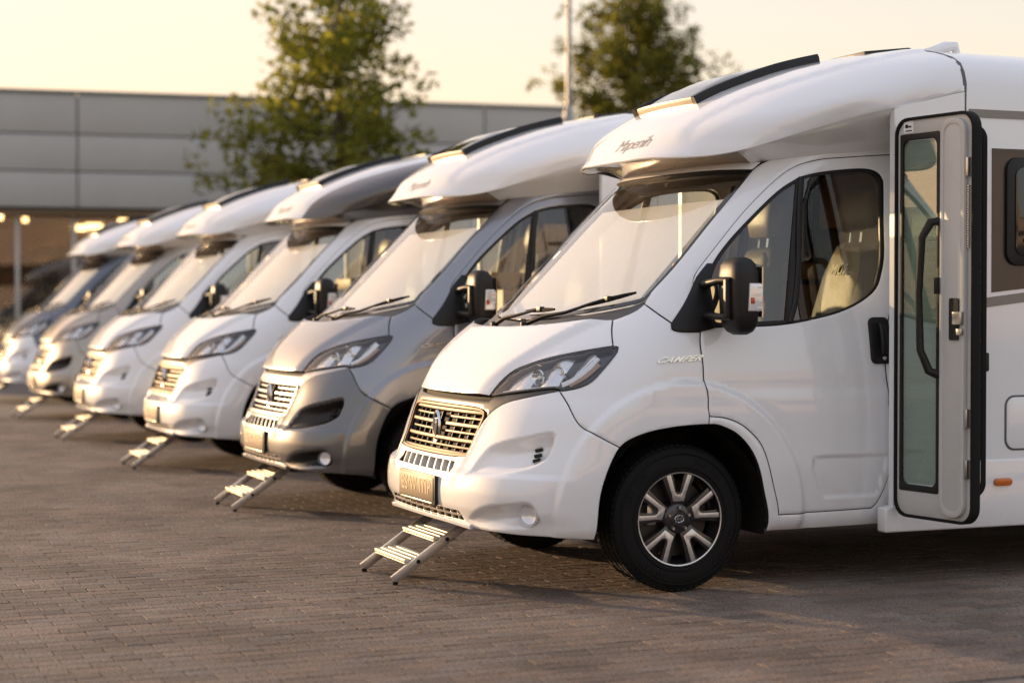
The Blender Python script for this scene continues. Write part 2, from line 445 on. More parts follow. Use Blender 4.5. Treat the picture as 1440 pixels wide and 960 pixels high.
def panel(name, sh, outline, mat, holes=(), step=.035, off=0., disp=None, flange=.018, gap=.0026, clipx=None, round_=.35, zones=None, lines=(), fd=True):
    pol = inset(outline, gap) if gap else list(outline)
    hs = [inset(h, -gap) if gap else list(h) for h in holes]
    loops = [pol] + hs
    V = []; E = []
    for lp in loops:
        b = len(V); V += lp; E += [(b + k, b + (k + 1) % len(lp)) for k in range(len(lp))]
    for ln in lines:
        b = len(V); V += list(ln); E += [(b + k, b + k + 1) for k in range(len(ln) - 1)]
    nb = len(V)
    A = np.array(pol); (u0, z0), (u1, z1) = A.min(0), A.max(0)
    nu, nz = max(1, int((u1 - u0) / step)), max(1, int((z1 - z0) / step))
    G = np.stack(np.meshgrid(np.linspace(u0, u1, nu + 1), np.linspace(z0, z1, nz + 1), indexing='ij'), -1).reshape(-1, 2)
    k = sdpoly(pol, G) > step * .45
    for h in hs: k &= sdpoly(h, G) < -step * .45
    V2 = [Vector(p) for p in V] + [Vector(p) for p in G[k]]
    r = delaunay_2d_cdt(V2, E, [], 0, 1e-6)
    P2 = np.array([tuple(p) for p in r[0]]); T = np.array([f for f in r[2] if len(f) == 3])
    cen = P2[T].mean(1); kk = sdpoly(pol, cen) > 0
    for h in hs: kk &= sdpoly(h, cen) < 0
    T = T[kk]
    F = lambda U, z: sh.at(U, z, off, disp)
    P3 = F(P2[:, 0], P2[:, 1]); N3 = sh.nrm(F, P2[:, 0], P2[:, 1])
    P3 = P3 * [1, -1, 1]; N3 = N3 * [1, -1, 1]
    # outward = away from the cabin axis
    fn = np.cross(P3[T[:, 1]] - P3[T[:, 0]], P3[T[:, 2]] - P3[T[:, 0]])
    ctr = np.array([2.2, 0, .9]) if sh is CAB else np.array([2.6, 0, 2.2])
    def outw(p, n): return np.einsum('ij,ij->i', n, p - ctr)
    sgn = np.sign(np.median(outw(P3, N3)));  N3 = N3 * sgn
    d = np.einsum('ij,ij->i', fn, N3[T].mean(1)); T[d < 0] = T[d < 0][:, ::-1]
    # boundary flange
    ec = {}
    for t in T:
        for a, b in ((t[0], t[1]), (t[1], t[2]), (t[2], t[0])): ec[(a, b)] = 1
    bd = [(a, b) for (a, b) in ec if (b, a) not in ec]
    V3 = list(P3); NN = list(N3); FF = [tuple(t) for t in T]
    if flange:
        # edge roll: boundary normals lean outward so edges catch light
        edn = {}
        for a, b in bd:
            e = P3[b] - P3[a]; o = np.cross(e, N3[a]); o /= np.linalg.norm(o) + 1e-12
            for q in (a, b): edn[q] = edn.get(q, 0) + o
        m1, m2 = {}, {}
        for q, o in edn.items():
            o = o / (np.linalg.norm(o) + 1e-9)
            nn = N3[q] + o * round_; NN[q] = nn / np.linalg.norm(nn)
            m1[q] = len(V3); V3.append(P3[q]); NN.append(o)
            m2[q] = len(V3); V3.append(P3[q] - N3[q] * flange); NN.append(o)
        for a, b in bd: FF.append((b, a, m1[a], m1[b])) if False else FF.append((m1[b], m1[a], m2[a], m2[b]))
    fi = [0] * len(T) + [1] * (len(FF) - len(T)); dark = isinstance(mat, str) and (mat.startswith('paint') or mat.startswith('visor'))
    if zones:
        cn = P2[T].mean(1) * [1, 1]; zz = np.zeros(len(FF), int)
        for zp in zones[1]: zz[:len(T)] |= (sdpoly(zp, np.stack([np.abs(cn[:, 0]), cn[:, 1]], -1)) > 0)
        zz[len(T):] = 2 if fd else 1; me = mk_mesh(name, V3, FF, None, True, NN, [mat, zones[0], 'gap_shade'], zz.tolist())
    elif dark and flange:
        me = mk_mesh(name, V3, FF, None, True, NN, [mat, 'gap_shade'], fi)
    else:
        me = mk_mesh(name, V3, FF, mat, True, NN)
    if clipx is not None:
        bm = bmesh.new(); bm.from_mesh(me)
        bmesh.ops.bisect_plane(bm, geom=bm.verts[:] + bm.edges[:] + bm.faces[:], plane_co=(clipx, 0, 0), plane_no=(1, 0, 0), clear_outer=True)
        bm.to_mesh(me); bm.free(); me.update()
    return me
def ribbon(name, sh, line, hw, h, mat, off=0., disp=None, closed=False, mesh=True, mb=None, lo=-.004):
    """bar of half-width hw standing from off+lo to off+h on the surface along a (U,z) polyline"""
    L = np.array(line, float); n = len(L)
    P = sh.at(L[:, 0], L[:, 1], off, disp); N = sh.nrm(lambda U, z: sh.at(U, z, off, disp), L[:, 0], L[:, 1])
    P = P * [1, -1, 1]; N = N * [1, -1, 1]
    ctr = np.array([2.2, 0, .9]) if sh is CAB else np.array([2.6, 0, 2.2])
    N = N * np.sign(np.median(np.einsum('ij,ij->i', N, P - ctr)))
    V = []; F = []
    for i in range(n):
        a = P[(i - 1) % n if closed else max(i - 1, 0)]; b = P[(i + 1) % n if closed else min(i + 1, n - 1)]
        t = (b - a) / (np.linalg.norm(b - a) + 1e-9); s = np.cross(t, N[i]); s /= np.linalg.norm(s) + 1e-9
        V += [P[i] - s * hw + N[i] * lo, P[i] - s * hw + N[i] * h * .7, P[i] - s * hw * .6 + N[i] * h, P[i] + s * hw * .6 + N[i] * h, P[i] + s * hw + N[i] * h * .7, P[i] + s * hw + N[i] * lo]
    for i in range(n if closed else n - 1):
        j = (i + 1) % n
        for k in range(5): F.append((i * 6 + k, i * 6 + k + 1, j * 6 + k + 1, j * 6 + k))
    if not closed:
        F += [tuple(range(6)), tuple((n - 1) * 6 + k for k in range(5, -1, -1))]
    if mb is not None: mb.add(V, F); return
    m = MB(); m.add(V, F); return m.mesh(name, mat, smooth=True, angle=35)

# ------------------------------------------------------------------ ground and paving
def ground_mat():
    m, nt, b = new_mat('joint_sand'); N = nt.nodes.new; L = nt.links.new
    tc = N('ShaderNodeTexCoord'); n = N('ShaderNodeTexNoise'); n.inputs['Scale'].default_value = 30; n.inputs['Detail'].default_value = 8
    L(tc.outputs['Object'], n.inputs['Vector'])
    bk = N('ShaderNodeTexBrick'); bk.inputs['Scale'].default_value = 1; bk.inputs['Brick Width'].default_value = .2; bk.inputs['Row Height'].default_value = .1; bk.inputs['Mortar Size'].default_value = .006
    bk.inputs['Color1'].default_value = (.155, .13, .112, 1); bk.inputs['Color2'].default_value = (.18, .152, .13, 1); bk.inputs['Mortar'].default_value = (.045, .037, .03, 1)
    L(tc.outputs['Object'], bk.inputs['Vector'])
    sp = N('ShaderNodeVectorMath'); sp.operation = 'LENGTH'; L(tc.outputs['Object'], sp.inputs[0])
    mr = N('ShaderNodeMapRange'); mr.inputs['To Min'].default_value = .8; mr.inputs['To Max'].default_value = 1.2; L(n.outputs['Fac'], mr.inputs['Value'])
    sc = N('ShaderNodeVectorMath'); sc.operation = 'SCALE'; L(bk.outputs['Color'], sc.inputs[0]); L(mr.outputs['Result'], sc.inputs['Scale'])
    L(sc.outputs['Vector'], b.inputs['Base Color']); b.inputs['Roughness'].default_value = .9
    MATS['joint_sand'] = m
def paver_mat():
    m, nt, b = new_mat('paver'); N = nt.nodes.new; L = nt.links.new
    geo = N('ShaderNodeNewGeometry'); oi = N('ShaderNodeObjectInfo')
    ad = N('ShaderNodeMath'); ad.operation = 'ADD'; L(geo.outputs['Random Per Island'], ad.inputs[0]); L(oi.outputs['Random'], ad.inputs[1])
    fr = N('ShaderNodeMath'); fr.operation = 'FRACT'; L(ad.outputs[0], fr.inputs[0])
    rp = N('ShaderNodeValToRGB'); e = rp.color_ramp.elements
    e[0].position = 0; e[0].color = (.115, .092, .076, 1); e[1].position = 1; e[1].color = (.175, .140, .114, 1)
    for p, c in ((.3, (.145, .112, .091, 1)), (.55, (.152, .128, .109, 1)), (.8, (.172, .125, .098, 1))):
        q = e.new(p); q.color = c
    L(fr.outputs[0], rp.inputs[0])
    n = N('ShaderNodeTexNoise'); n.inputs['Scale'].default_value = 75; n.inputs['Detail'].default_value = 5; n.inputs['Roughness'].default_value = .8
    L(geo.outputs['Position'], n.inputs['Vector'])
    n2 = N('ShaderNodeTexNoise'); n2.inputs['Scale'].default_value = 1.1; n2.inputs['Detail'].default_value = 6; L(geo.outputs['Position'], n2.inputs['Vector'])
    m1 = N('ShaderNodeMapRange'); m1.inputs['From Min'].default_value = .34; m1.inputs['From Max'].default_value = .68; m1.inputs['To Min'].default_value = .22; m1.inputs['To Max'].default_value = 2.1; L(n.outputs['Fac'], m1.inputs['Value'])
    m2 = N('ShaderNodeMapRange'); m2.inputs['From Min'].default_value = .3; m2.inputs['From Max'].default_value = .7; m2.inputs['To Min'].default_value = .66; m2.inputs['To Max'].default_value = 1.26; L(n2.outputs['Fac'], m2.inputs['Value'])
    mu = N('ShaderNodeMath'); mu.operation = 'MULTIPLY'; L(m1.outputs[0], mu.inputs[0]); L(m2.outputs[0], mu.inputs[1])
    sc = N('ShaderNodeVectorMath'); sc.operation = 'SCALE'; L(rp.outputs['Color'], sc.inputs[0]); L(mu.outputs[0], sc.inputs['Scale'])
    L(sc.outputs['Vector'], b.inputs['Base Color']); b.inputs['Roughness'].default_value = .82; b.inputs['Specular IOR Level'].default_value = .3
    bp = N('ShaderNodeBump'); bp.inputs['Strength'].default_value = .7; bp.inputs['Distance'].default_value = .004
    L(n.outputs['Fac'], bp.inputs['Height']); L(bp.outputs['Normal'], b.inputs['Normal'])
    MATS['paver'] = m
ground_mat(); paver_mat()
g = bpy.data.objects.new('ground', mk_mesh('ground', [(-300, -300, -.006), (300, -300, -.006), (300, 300, -.006), (-300, 300, -.006)], [(0, 1, 2, 3)], 'joint_sand'))
link(g); tag(g, 'brown grey block paving of the sales yard', None, kind='structure')
def paver_geo(w, d, seed):
    r = random.Random(seed); hw, hd = w / 2, d / 2; b = .004
    t = [r.uniform(-.0008, .0010) for _ in range(4)]
    V = []
    for (x, y, z, i) in ((hw, hd, -.014, 0), (hw - .0005, hd - .0005, -.0016, 0), (hw - b, hd - b, 0, 0)):
        for k, (sx, sy) in enumerate(((-1, -1), (1, -1), (1, 1), (-1, 1))):
            V.append((sx * x + r.uniform(-.0012, .0012), sy * y + r.uniform(-.0012, .0012), z + (t[k] if z > -.01 else 0)))
    F = [(8, 9, 10, 11)] + [(k, (k + 1) % 4, 4 + (k + 1) % 4, 4 + k) for k in range(4)] + [(4 + k, 4 + (k + 1) % 4, 8 + (k + 1) % 4, 8 + k) for k in range(4)]
    return V, F
PV = [paver_geo(.1968, .0968, s) for s in range(24)]
PM = [mk_mesh('paver', v, f, 'paver') for v, f in PV]
cand = []
for j in range(-22, 160):
    y = j * .1 + .05
    for i in range(-34, 62):
        x = i * .2 + (.1 if j % 2 else 0)
        cand.append((x, y))
def rank(p):
    v = (p[0] + 3.196, p[1] + 7.781); d = math.hypot(*v); a = math.degrees(math.atan2(v[0], v[1])) - 22.57
    return d if (abs(a) < 15.5 and d > 6.75) else 99 + d
order = sorted(range(len(cand)), key=lambda i: rank(cand[i]))
V = []; F = []
for n_, i in enumerate(order):
    x, y = cand[i]; k = rng.randrange(24); h = rng.uniform(-.0008, .0008)
    if n_ < 300:
        o = bpy.data.objects.new('paver', PM[k]); link(o, g); o.location = (x, y, h)
    else:
        b = len(V); V += [(x + p[0], y + p[1], h + p[2]) for p in PV[k][0]]; F += [tuple(q + b for q in f) for f in PV[k][1]]
o = bpy.data.objects.new('paving_field', mk_mesh('paving_field', V, F, 'paver')); link(o, g); o['kind'] = 'stuff'

# ------------------------------------------------------------------ showroom building behind the row
principled('cladding', (.43, .43, .42), .5, .15, bump=(3, .05, .01), var=(.8, .05))
principled('cladding_joint', (.23, .23, .225), .6)
principled('mullion', (.50, .48, .46), .45, .3)
principled('showroom_wall', (.30, .17, .075), .6, var=(1.2, .3))
principled('showroom_floor', (.16, .13, .11), .35)
principled('showroom_ceiling', (.22, .15, .09), .7)
principled('lamp_glow', (1, .85, .6), .5, emit=(1, .66, .30), estr=2.2)
glass('shop_glass', (.66, .64, .60), 1.5)
bd = bpy.data.objects.new('showroom_building', None); link(bd); bd.location = (1.64, 32.2, 0); bd.rotation_euler = (0, 0, R_(-6.2))
tag(bd, 'long grey panel-clad showroom with a lit glazed ground floor behind the row', 'building')
U0, U1, ZT, ZB = -7.5, 12.6, 6.03, 3.51
def child(name, mb, mat, par, **k):
    o = bpy.data.objects.new(name, mb.mesh(name, mat, **k)); link(o, par); return o
m = MB(); m.box(((U0 + U1) / 2, 8.2, (ZB + ZT) / 2 - .05), (U1 - U0 - .1, 16, ZT - ZB - .1)); m.box((U1 - .25, 8.2, 1.75), (.4, 16, 3.5)); m.box(((U0 + U1) / 2, 16, 1.75), (U1 - U0 - .2, .4, 3.5)); m.box((U0 + .25, 8.2, 1.75), (.4, 16, 3.5))
child('core_wall', m, 'cladding_joint', bd)
js = [U0, 1.6, 10.7, U1]
for a, b in zip(js[:-1], js[1:]):
    for z0, z1 in ((3.51, 4.29), (4.29, 5.09), (5.09, 5.97)):
        m = MB(); m.box(((a + b) / 2, .12, (z0 + z1) / 2), (b - a - .032, .16, z1 - z0 - .030)); child('cladding_panel', m, 'cladding', bd, bevel=.015)
m = MB(); m.box(((U0 + U1) / 2, .12, 6.0), (U1 - U0 + .1, .30, .06)); child('roof_coping', m, 'cladding_joint', bd, bevel=.01)
m = MB(); m.box(((U0 + U1) / 2, .9, 3.42), (U1 - U0, 1.5, .10)); child('soffit', m, 'showroom_ceiling', bd)
nm = int((U1 - U0) / 1.19); u_first = .35 - 1.19 * int((.35 - U0) / 1.19)
ms = [u_first + 1.19 * k for k in range(nm + 1) if u_first + 1.19 * k < U1 - .3]
for u in ms:
    m = MB(); m.box((u, .55, 1.70), (.09, .14, 3.36)); child('mullion', m, 'mullion', bd, bevel=.008)
for a, b in zip(ms[:-1], ms[1:]):
    m = MB(); m.box(((a + b) / 2, .56, 1.78), (b - a - .09, .02, 3.10)); child('glass_pane', m, 'shop_glass', bd)
    m = MB(); m.box(((a + b) / 2, .55, .12), (b - a - .09, .12, .22)); child('sill_panel', m, 'mullion', bd)
m = MB(); m.box(((U0 + U1) / 2, 7.5, 1.75), (U1 - U0 - .6, .2, 3.5)); child('inner_wall', m, 'showroom_wall', bd)
m = MB(); m.box(((U0 + U1) / 2, 4, .02), (U1 - U0 - .6, 7, .04)); child('inner_floor', m, 'showroom_floor', bd)
m = MB(); m.box(((U0 + U1) / 2, 4.1, 3.44), (U1 - U0 - .6, 6.8, .06)); child('inner_ceiling', m, 'showroom_ceiling', bd)
for k in range(12):
    x = -5.6 + 1.55 * k; wd = rng.uniform(.5, .9)
    m = MB(); m.box((x, 6.9, 1.2 + .2 * (k % 3)), (wd, .5, 2.0 + .5 * (k % 3))); child('display_cabinet', m, ('wood_panel', 'dark_void', 'showroom_wall', 'curtain')[k % 4], bd)
for x, y, w_, d_ in ((-.2, 1.0, .5, .12), (.55, 1.9, .12, .12), (1.95, 6.2, .36, .22), (2.25, 5.2, .38, .22), (2.75, 2.2, .26, .2), (3.25, 1.2, .2, .2), (-2.2, 3.0, .4, .2), (-4.2, 2.2, .4, .2), (5.2, 2.4, .36, .2), (6.3, 5.0, .36, .2), (8.4, 3.0, .36, .2)):
    m = MB(); m.box((x, y, 3.34), (w_, d_, .13)); child('ceiling_lamp', m, 'lamp_glow', bd)

# ------------------------------------------------------------------ hall on the other side of the yard (seen in the side windows and paint)
principled('render_ochre', (.46, .40, .37), .8, var=(.5, .12))
principled('render_base', (.32, .27, .23), .8, var=(.7, .1))
hb = bpy.data.objects.new('rendered_hall', None); link(hb); hb.location = (0, -60, 0)
tag(hb, 'long pale rendered hall across the yard, mirrored in the nearest motorhome\'s side glass', 'building')
m = MB(); m.box((6, -5, 4.2), (90, 10, 8.4)); child('wall', m, 'render_ochre', hb)
m = MB(); m.box((6, -4.9, 8.5), (90.6, 10.6, .25)); child('roof_edge', m, 'cladding_joint', hb)
for k in range(20):
    m = MB(); m.box((-34 + 4 * k, .02, 3.6), (3.4, .12, 1.5)); w_ = child('window', m, 'window_acrylic', hb)
m = MB(); m.box((6, .03, .4), (90, .1, .8)); child('plinth', m, 'render_base', hb)

# ------------------------------------------------------------------ motorhome parts (local: x rearward from the nose, -y towards the camera side, z up)
class Spec:
    def __init__(s, name, mesh=None, kids=(), loc=(0, 0, 0), rot=0., only=None, label=None):
        s.name, s.mesh, s.kids, s.loc, s.rot, s.only, s.label = name, mesh, list(kids), loc, rot, only, label
VAN = []
def part(name, mesh, kids=(), **k):
    s = Spec(name, mesh, kids, **k); VAN.append(s); return s
AX, AZ = .943, .36
REC = [(.375, .560), (.448, .672), (.514, .726), (.70, .765), (.895, .790), (.918, .701), (.885, .655), (.756, .612)]
FOG = [(.385, .352), (.47, .405), (.56, .437), (.72, .455), (.865, .462), (.915, .398), (.895, .353), (.65, .330), (.47, .325)]
REC = cr(REC + REC[:1], .02)[:-1]; FOG = cr(FOG + FOG[:1], .02)[:-1]
DIN = [(2.362, .60), (2.375, .635), (2.42, .648), (2.80, .657), (2.825, .64), (2.79, .46), (2.765, .432), (2.72, .424), (2.48, .424), (2.445, .44)]; DIN = cr(DIN + DIN[:1], .02)[:-1]
_hc = spline([.90, .94, 1.02, 1.10, 1.18, 1.26, 1.33, 1.4], [.30, .31, .335, .40, .49, .60, .72, .82])
def d_flare(b, U, z):
    r = np.hypot(b[..., 0] - AX, z - AZ)
    return .021 * sm(.682, .648, r) * sm(.78, .96, np.abs(b[..., 1])) * sm(.25, .34, z)
def d_bump(b, U, z):
    P = np.stack([np.abs(U), z], -1)
    a = sdpoly(REC, P); f = sdpoly(FOG, P)
    dr = .058 * sm(-.006, .060, a) * sm(.34, .80, np.abs(U)) + .012 * sm(-.010, .030, a)
    df = .050 * sm(-.006, .050, f) * sm(.38, .85, np.abs(U)) + .010 * sm(-.010, .026, f)
    crease = .010 * np.exp(-((np.abs(U) - .30 - .25 * (z - .6)) / .035)**2) * sm(.50, .60, z) * sm(.95, .86, z)
    shelf = .014 * sm(.60, .565, z) * sm(.35, .42, z) * sm(1.15, .9, np.abs(U))
    return d_flare(b, U, z) - dr - df + crease + shelf
def d_hood(b, U, z):
    a = np.abs(U) - _hc(z)
    return .026 * sm(.070, -.035, a)
def d_door(b, U, z):
    P = np.stack([np.abs(U), z], -1); i = sdpoly(DIN, P)
    sw = .006 * sm(1.00, .93, z) * sm(.30, .60, z)
    return d_flare(b, U, z) - .009 * sm(0, .020, i) + sw * sm(.62, .75, np.hypot(b[..., 0] - AX, z - AZ))
ARCH = cr([(1.227, .285), (1.228, .40), (1.240, .518), (1.259, .640), (1.283, .722), (1.328, .762), (1.41, .792), (1.52, .810), (1.612, .818), (1.723, .821), (1.788, .814), (1.903, .768), (2.007, .682), (2.075, .572), (2.112, .448), (2.148, .285)], .025)
i_j = min(range(len(ARCH)), key=lambda i: math.hypot(ARCH[i][0] - 1.283, ARCH[i][1] - .722))
i_t = min(range(len(ARCH)), key=lambda i: math.hypot(ARCH[i][0] - 1.723, ARCH[i][1] - .821))
HOOD_SIDE = cr([(.361, .948), (.385, 1.015), (.43, 1.075), (.509, 1.114), (.617, 1.145), (.768, 1.174), (.928, 1.199)], .03)
HOOD_CUT = cr([(.928, 1.199), (.777, 1.324)], .03)
HOOD_REAR = cr([(.777, 1.324), (.66, 1.309), (.539, 1.295), (.389, 1.281), (.2, 1.270), (0, 1.266)], .03)
HOOD_LIP = cr([(0, .942), (.12, .942), (.25, .944), (.361, .948)], .03)
panel_ = panel
part('hood', panel('hood', CAB, sym(join(HOOD_LIP, HOOD_SIDE, HOOD_CUT, HOOD_REAR)), 'paint_white', step=.016, off=.004, disp=d_hood, flange=.022))
# bumper
B_TOP = cr([(.807, .987), (.69, .965), (.515, .928), (.435, .890), (.392, .845), (.365, .79), (.345, .70), (.33, .655)], .02)
BF = cr([(1.283, .722), (1.205, .756), (1.114, .794), (1.033, .831), (.924, .914), (.807, .987)], .025)
B_BOT = cr([(0, .335), (.2, .332), (.44, .316), (.725, .308), (1.011, .300), (1.227, .285)], .03)
half = join(B_BOT, ARCH[:i_j + 1], BF, B_TOP, cr([(.33, .655), (.25, .649), (.12, .645), (0, .644)], .03))
def rect_dom(hu, z0, z1, st=.02, k=0.):
    return join(cr([(-hu, z0), (hu, z0)], st), cr([(hu, z0), (hu - k, z1)], st), cr([(hu - k, z1), (-hu + k, z1)], st), cr([(-hu + k, z1), (-hu, z0)], st))
SLOT = rect_dom(.245, .572, .622)
LOWG = rect_dom(.355, .350, .392, k=.03)
bump = part('bumper', panel('bumper', CAB, sym(half), 'paint_white', holes=[SLOT, LOWG], step=.0105, disp=d_bump, flange=.03, zones=('paint_insert', [inset(REC, .012), inset(FOG, .012)])))
# dark inserts in the bumper recesses
for sg in (1, -1):
    f = (lambda p: p) if sg > 0 else neg
    for k, (u, z) in enumerate(((.772, .722), (.780, .697), (.788, .672))):
        bump.kids.append(Spec('vent_slot', ribbon('vent_slot', CAB, f(cr([(u, z), (u + .052, z + .006)], .01)), .0075, .012, 'dark_void', off=.002, disp=d_bump)))
    c = CAB.at(np.array([.868 * sg]), np.array([.398]), .016, d_bump)[0] * [1, -1, 1]
    m = MB(); m.lathe([(.052, -.012), (.050, .0), (.043, .006), (.041, .0)], 28, 'X')
    fl = Spec('fog_lamp', m.mesh('fog_lamp', 'paint_white', smooth=True), loc=tuple(c + [-.022, -.012 * sg, 0]), rot=R_(38) * sg)
    m = MB(); m.lathe([(.0, .010), (.025, .008), (.041, -.003)], 28, 'X')
    fl.kids.append(Spec('lamp_lens', m.mesh('lamp_lens', 'clear_lens', smooth=True)))
    m = MB(); m.lathe([(.0, .012), (.041, .012)], 28, 'X')
    fl.kids.append(Spec('lamp_bowl', m.mesh('lamp_bowl', 'lamp_bowl', smooth=True)))
    bump.kids.append(fl)
bump.kids.append(Spec('slot_backing', panel('slot_backing', CAB, rect_dom(.27, .55, .64), 'dark_void', step=.05, off=-.035, flange=0, gap=0)))
for k in range(8):
    u = -.21 + .42 * k / 7
    bump.kids.append(Spec('slot_divider', ribbon('slot_divider', CAB, cr([(u, .566), (u, .628)], .012), .0075, .012, 'paint_white', off=-.010, lo=-.02)))
bump.kids.append(Spec('slot_backing', panel('lower_backing', CAB, rect_dom(.38, .335, .41), 'dark_void', step=.05, off=-.04, flange=0, gap=0)))
for k in range(11):
    u = -.31 + .62 * k / 10
    bump.kids.append(Spec('lower_grille_bar', ribbon('lower_grille_bar', CAB, cr([(u, .346), (u * .96, .396)], .012), .004, .008, 'satin_metal', off=-.008, lo=-.02)))
bump.kids.append(Spec('lower_grille_bar', ribbon('lower_grille_rail', CAB, cr([(-.335, .371), (.335, .371)], .03), .006, .010, 'satin_metal', off=-.006, lo=-.015)))
bump.kids.append(Spec('bumper_lip', ribbon('bumper_lip', CAB, cr([(-.42, .322), (-.2, .333), (.2, .333), (.42, .322)], .03), .012, .016, 'paint_white', off=.0)))
# trim band between bonnet and bumper
HL_LOW = cr([(.361, .948), (.506, .968), (.668, .988), (.768, .996), (.823, .986)], .025)
TR = join(cr([(0, .893), (.15, .893), (.30, .889), (.372, .862), (.392, .845)], .02), list(reversed(cr([(.807, .987), (.69, .965), (.515, .928), (.435, .890), (.392, .845)], .02))), list(reversed(HL_LOW))[1:-1], [(p[0] * .985, p[1] - .012) for p in reversed(HOOD_LIP)])
part('nose_trim', panel('nose_trim', CAB, sym(TR), 'trim_grey', step=.02, off=-.004, flange=.03))
part('bonnet_gap', panel('bonnet_gap', CAB, sym(join(cr([(0, .925), (.36, .930), (.80, .98)], .03), cr([(.80, .995), (.36, .965), (0, .955)], .03))), 'dark_void', step=.03, off=-.022, flange=0, gap=0))
# grille
gb = panel('grille_backing', CAB, sym(join(cr([(0, .635), (.36, .645)], .03), cr([(.36, .645), (.42, .88)], .03), cr([(.42, .89), (0, .90)], .03))), 'dark_void', step=.05, off=-.065, flange=0, gap=0)
gr = part('radiator_grille', gb)
def gw(z): return float(np.interp(z, [.65, .70, .79, .87], [.315, .328, .348, .362]))
for z, hw, h in ((.868, .010, .016), (.838, .006, .006), (.800, .0105, .016), (.765, .006, .006), (.727, .0105, .016), (.695, .006, .006), (.664, .011, .018)):
    w = gw(z)
    if z in (.838, .800, .765):
        for a, b in ((-w, -.055), (.055, w)):
            gr.kids.append(Spec('grille_bar', ribbon('grille_bar', CAB, cr([(a, z), (b, z)], .03), hw, h, 'grille_metal', off=-.022, lo=-.02)))
    else:
        gr.kids.append(Spec('grille_bar', ribbon('grille_bar', CAB, cr([(-w, z), (w, z)], .03), hw, h, 'grille_metal', off=-.022, lo=-.02)))
for k in range(10):
    u = -.30 + .60 * k / 9
    gr.kids.append(Spec('grille_bar', ribbon('grille_upright', CAB, cr([(u, .660), (u * 1.07, .872)], .03), .0035, .004, 'black_plastic', off=-.032, lo=-.014)))
gr.kids.append(Spec('grille_frame', ribbon('grille_frame', CAB, sym(join(cr([(0, .885), (.2, .884), (.33, .878), (.362, .852), (.352, .79), (.338, .70), (.322, .660)], .02), cr([(.322, .660), (.2, .653), (0, .651)], .02))), .009, .010, 'grille_metal', off=-.006, closed=True)))
ez = .772; ex = float(CAB.base(0, ez)[0])
m = MB(); m.lathe([(.060, 0), (.060, -.010), (.055, -.016), (.049, -.014), (.047, -.004)], 36, 'X')
em = m.mesh('emblem_ring', 'chrome', smooth=True, angle=50); map_mesh(em, lambda a: a * [1, .78, 1.45])
sh_ = [(-.030, .052), (.030, .052), (.034, .035), (.0, -.068), (-.034, .035)]
m = MB(); m.prism(sh_, lambda a, b: (-.003, a, b), lambda a, b: (-.012, a * .9, b * .9))
eb = m.mesh('emblem_shield', 'emblem_dark', bevel=.002)
m = MB()
for s in (-1, 1): m.bar((-.013, s * .026, .045), (-.013, 0, -.055), .004, .009, up=(1, 0, 0))
m.bar((-.013, -.020, .020), (-.013, .020, .020), .004, .008, up=(1, 0, 0))
ev = m.mesh('emblem_mark', 'chrome')
m = MB(); m.lathe([(0, -.002), (.05, -.002), (.056, 0)], 30, 'X'); ed = m.mesh('emblem_base', 'emblem_dark'); map_mesh(ed, lambda a: a * [1, .78, 1.45])
gr.kids += [Spec('emblem', k_, loc=(ex + .006, 0, ez), rot=0) for k_ in (em, eb, ev, ed)]
# number plate
pz, px = .470, float(CAB.base(0, .47)[0]) - .018
m = MB(); m.box((0, 0, 0), (.018, .54, .150)); pf = m.mesh('plate_holder', 'black_plastic', bevel=.004)
m = MB(); m.box((-.0105, 0, .004), (.004, .505, .118)); pp = m.mesh('plate', 'plate_face', bevel=.0015)
pt = text_mesh('plate_text', 'ES·W ITIP', .098, .0008, 'plate_print', spacing=1.08, bold=.002); map_mesh(pt, lambda a: np.stack([-.0132 - a[:, 2], -a[:, 0], a[:, 1] + .006], -1))
m = MB(); m.box((-.0115, 0, -.066), (.004, .46, .007)); pc = m.mesh('plate_strip', 'satin_metal', bevel=.001)
part('number_plate', pf, [Spec('plate', pp), Spec('plate_text', pt), Spec('plate_strip', pc)], loc=(px, 0, pz), rot=0)
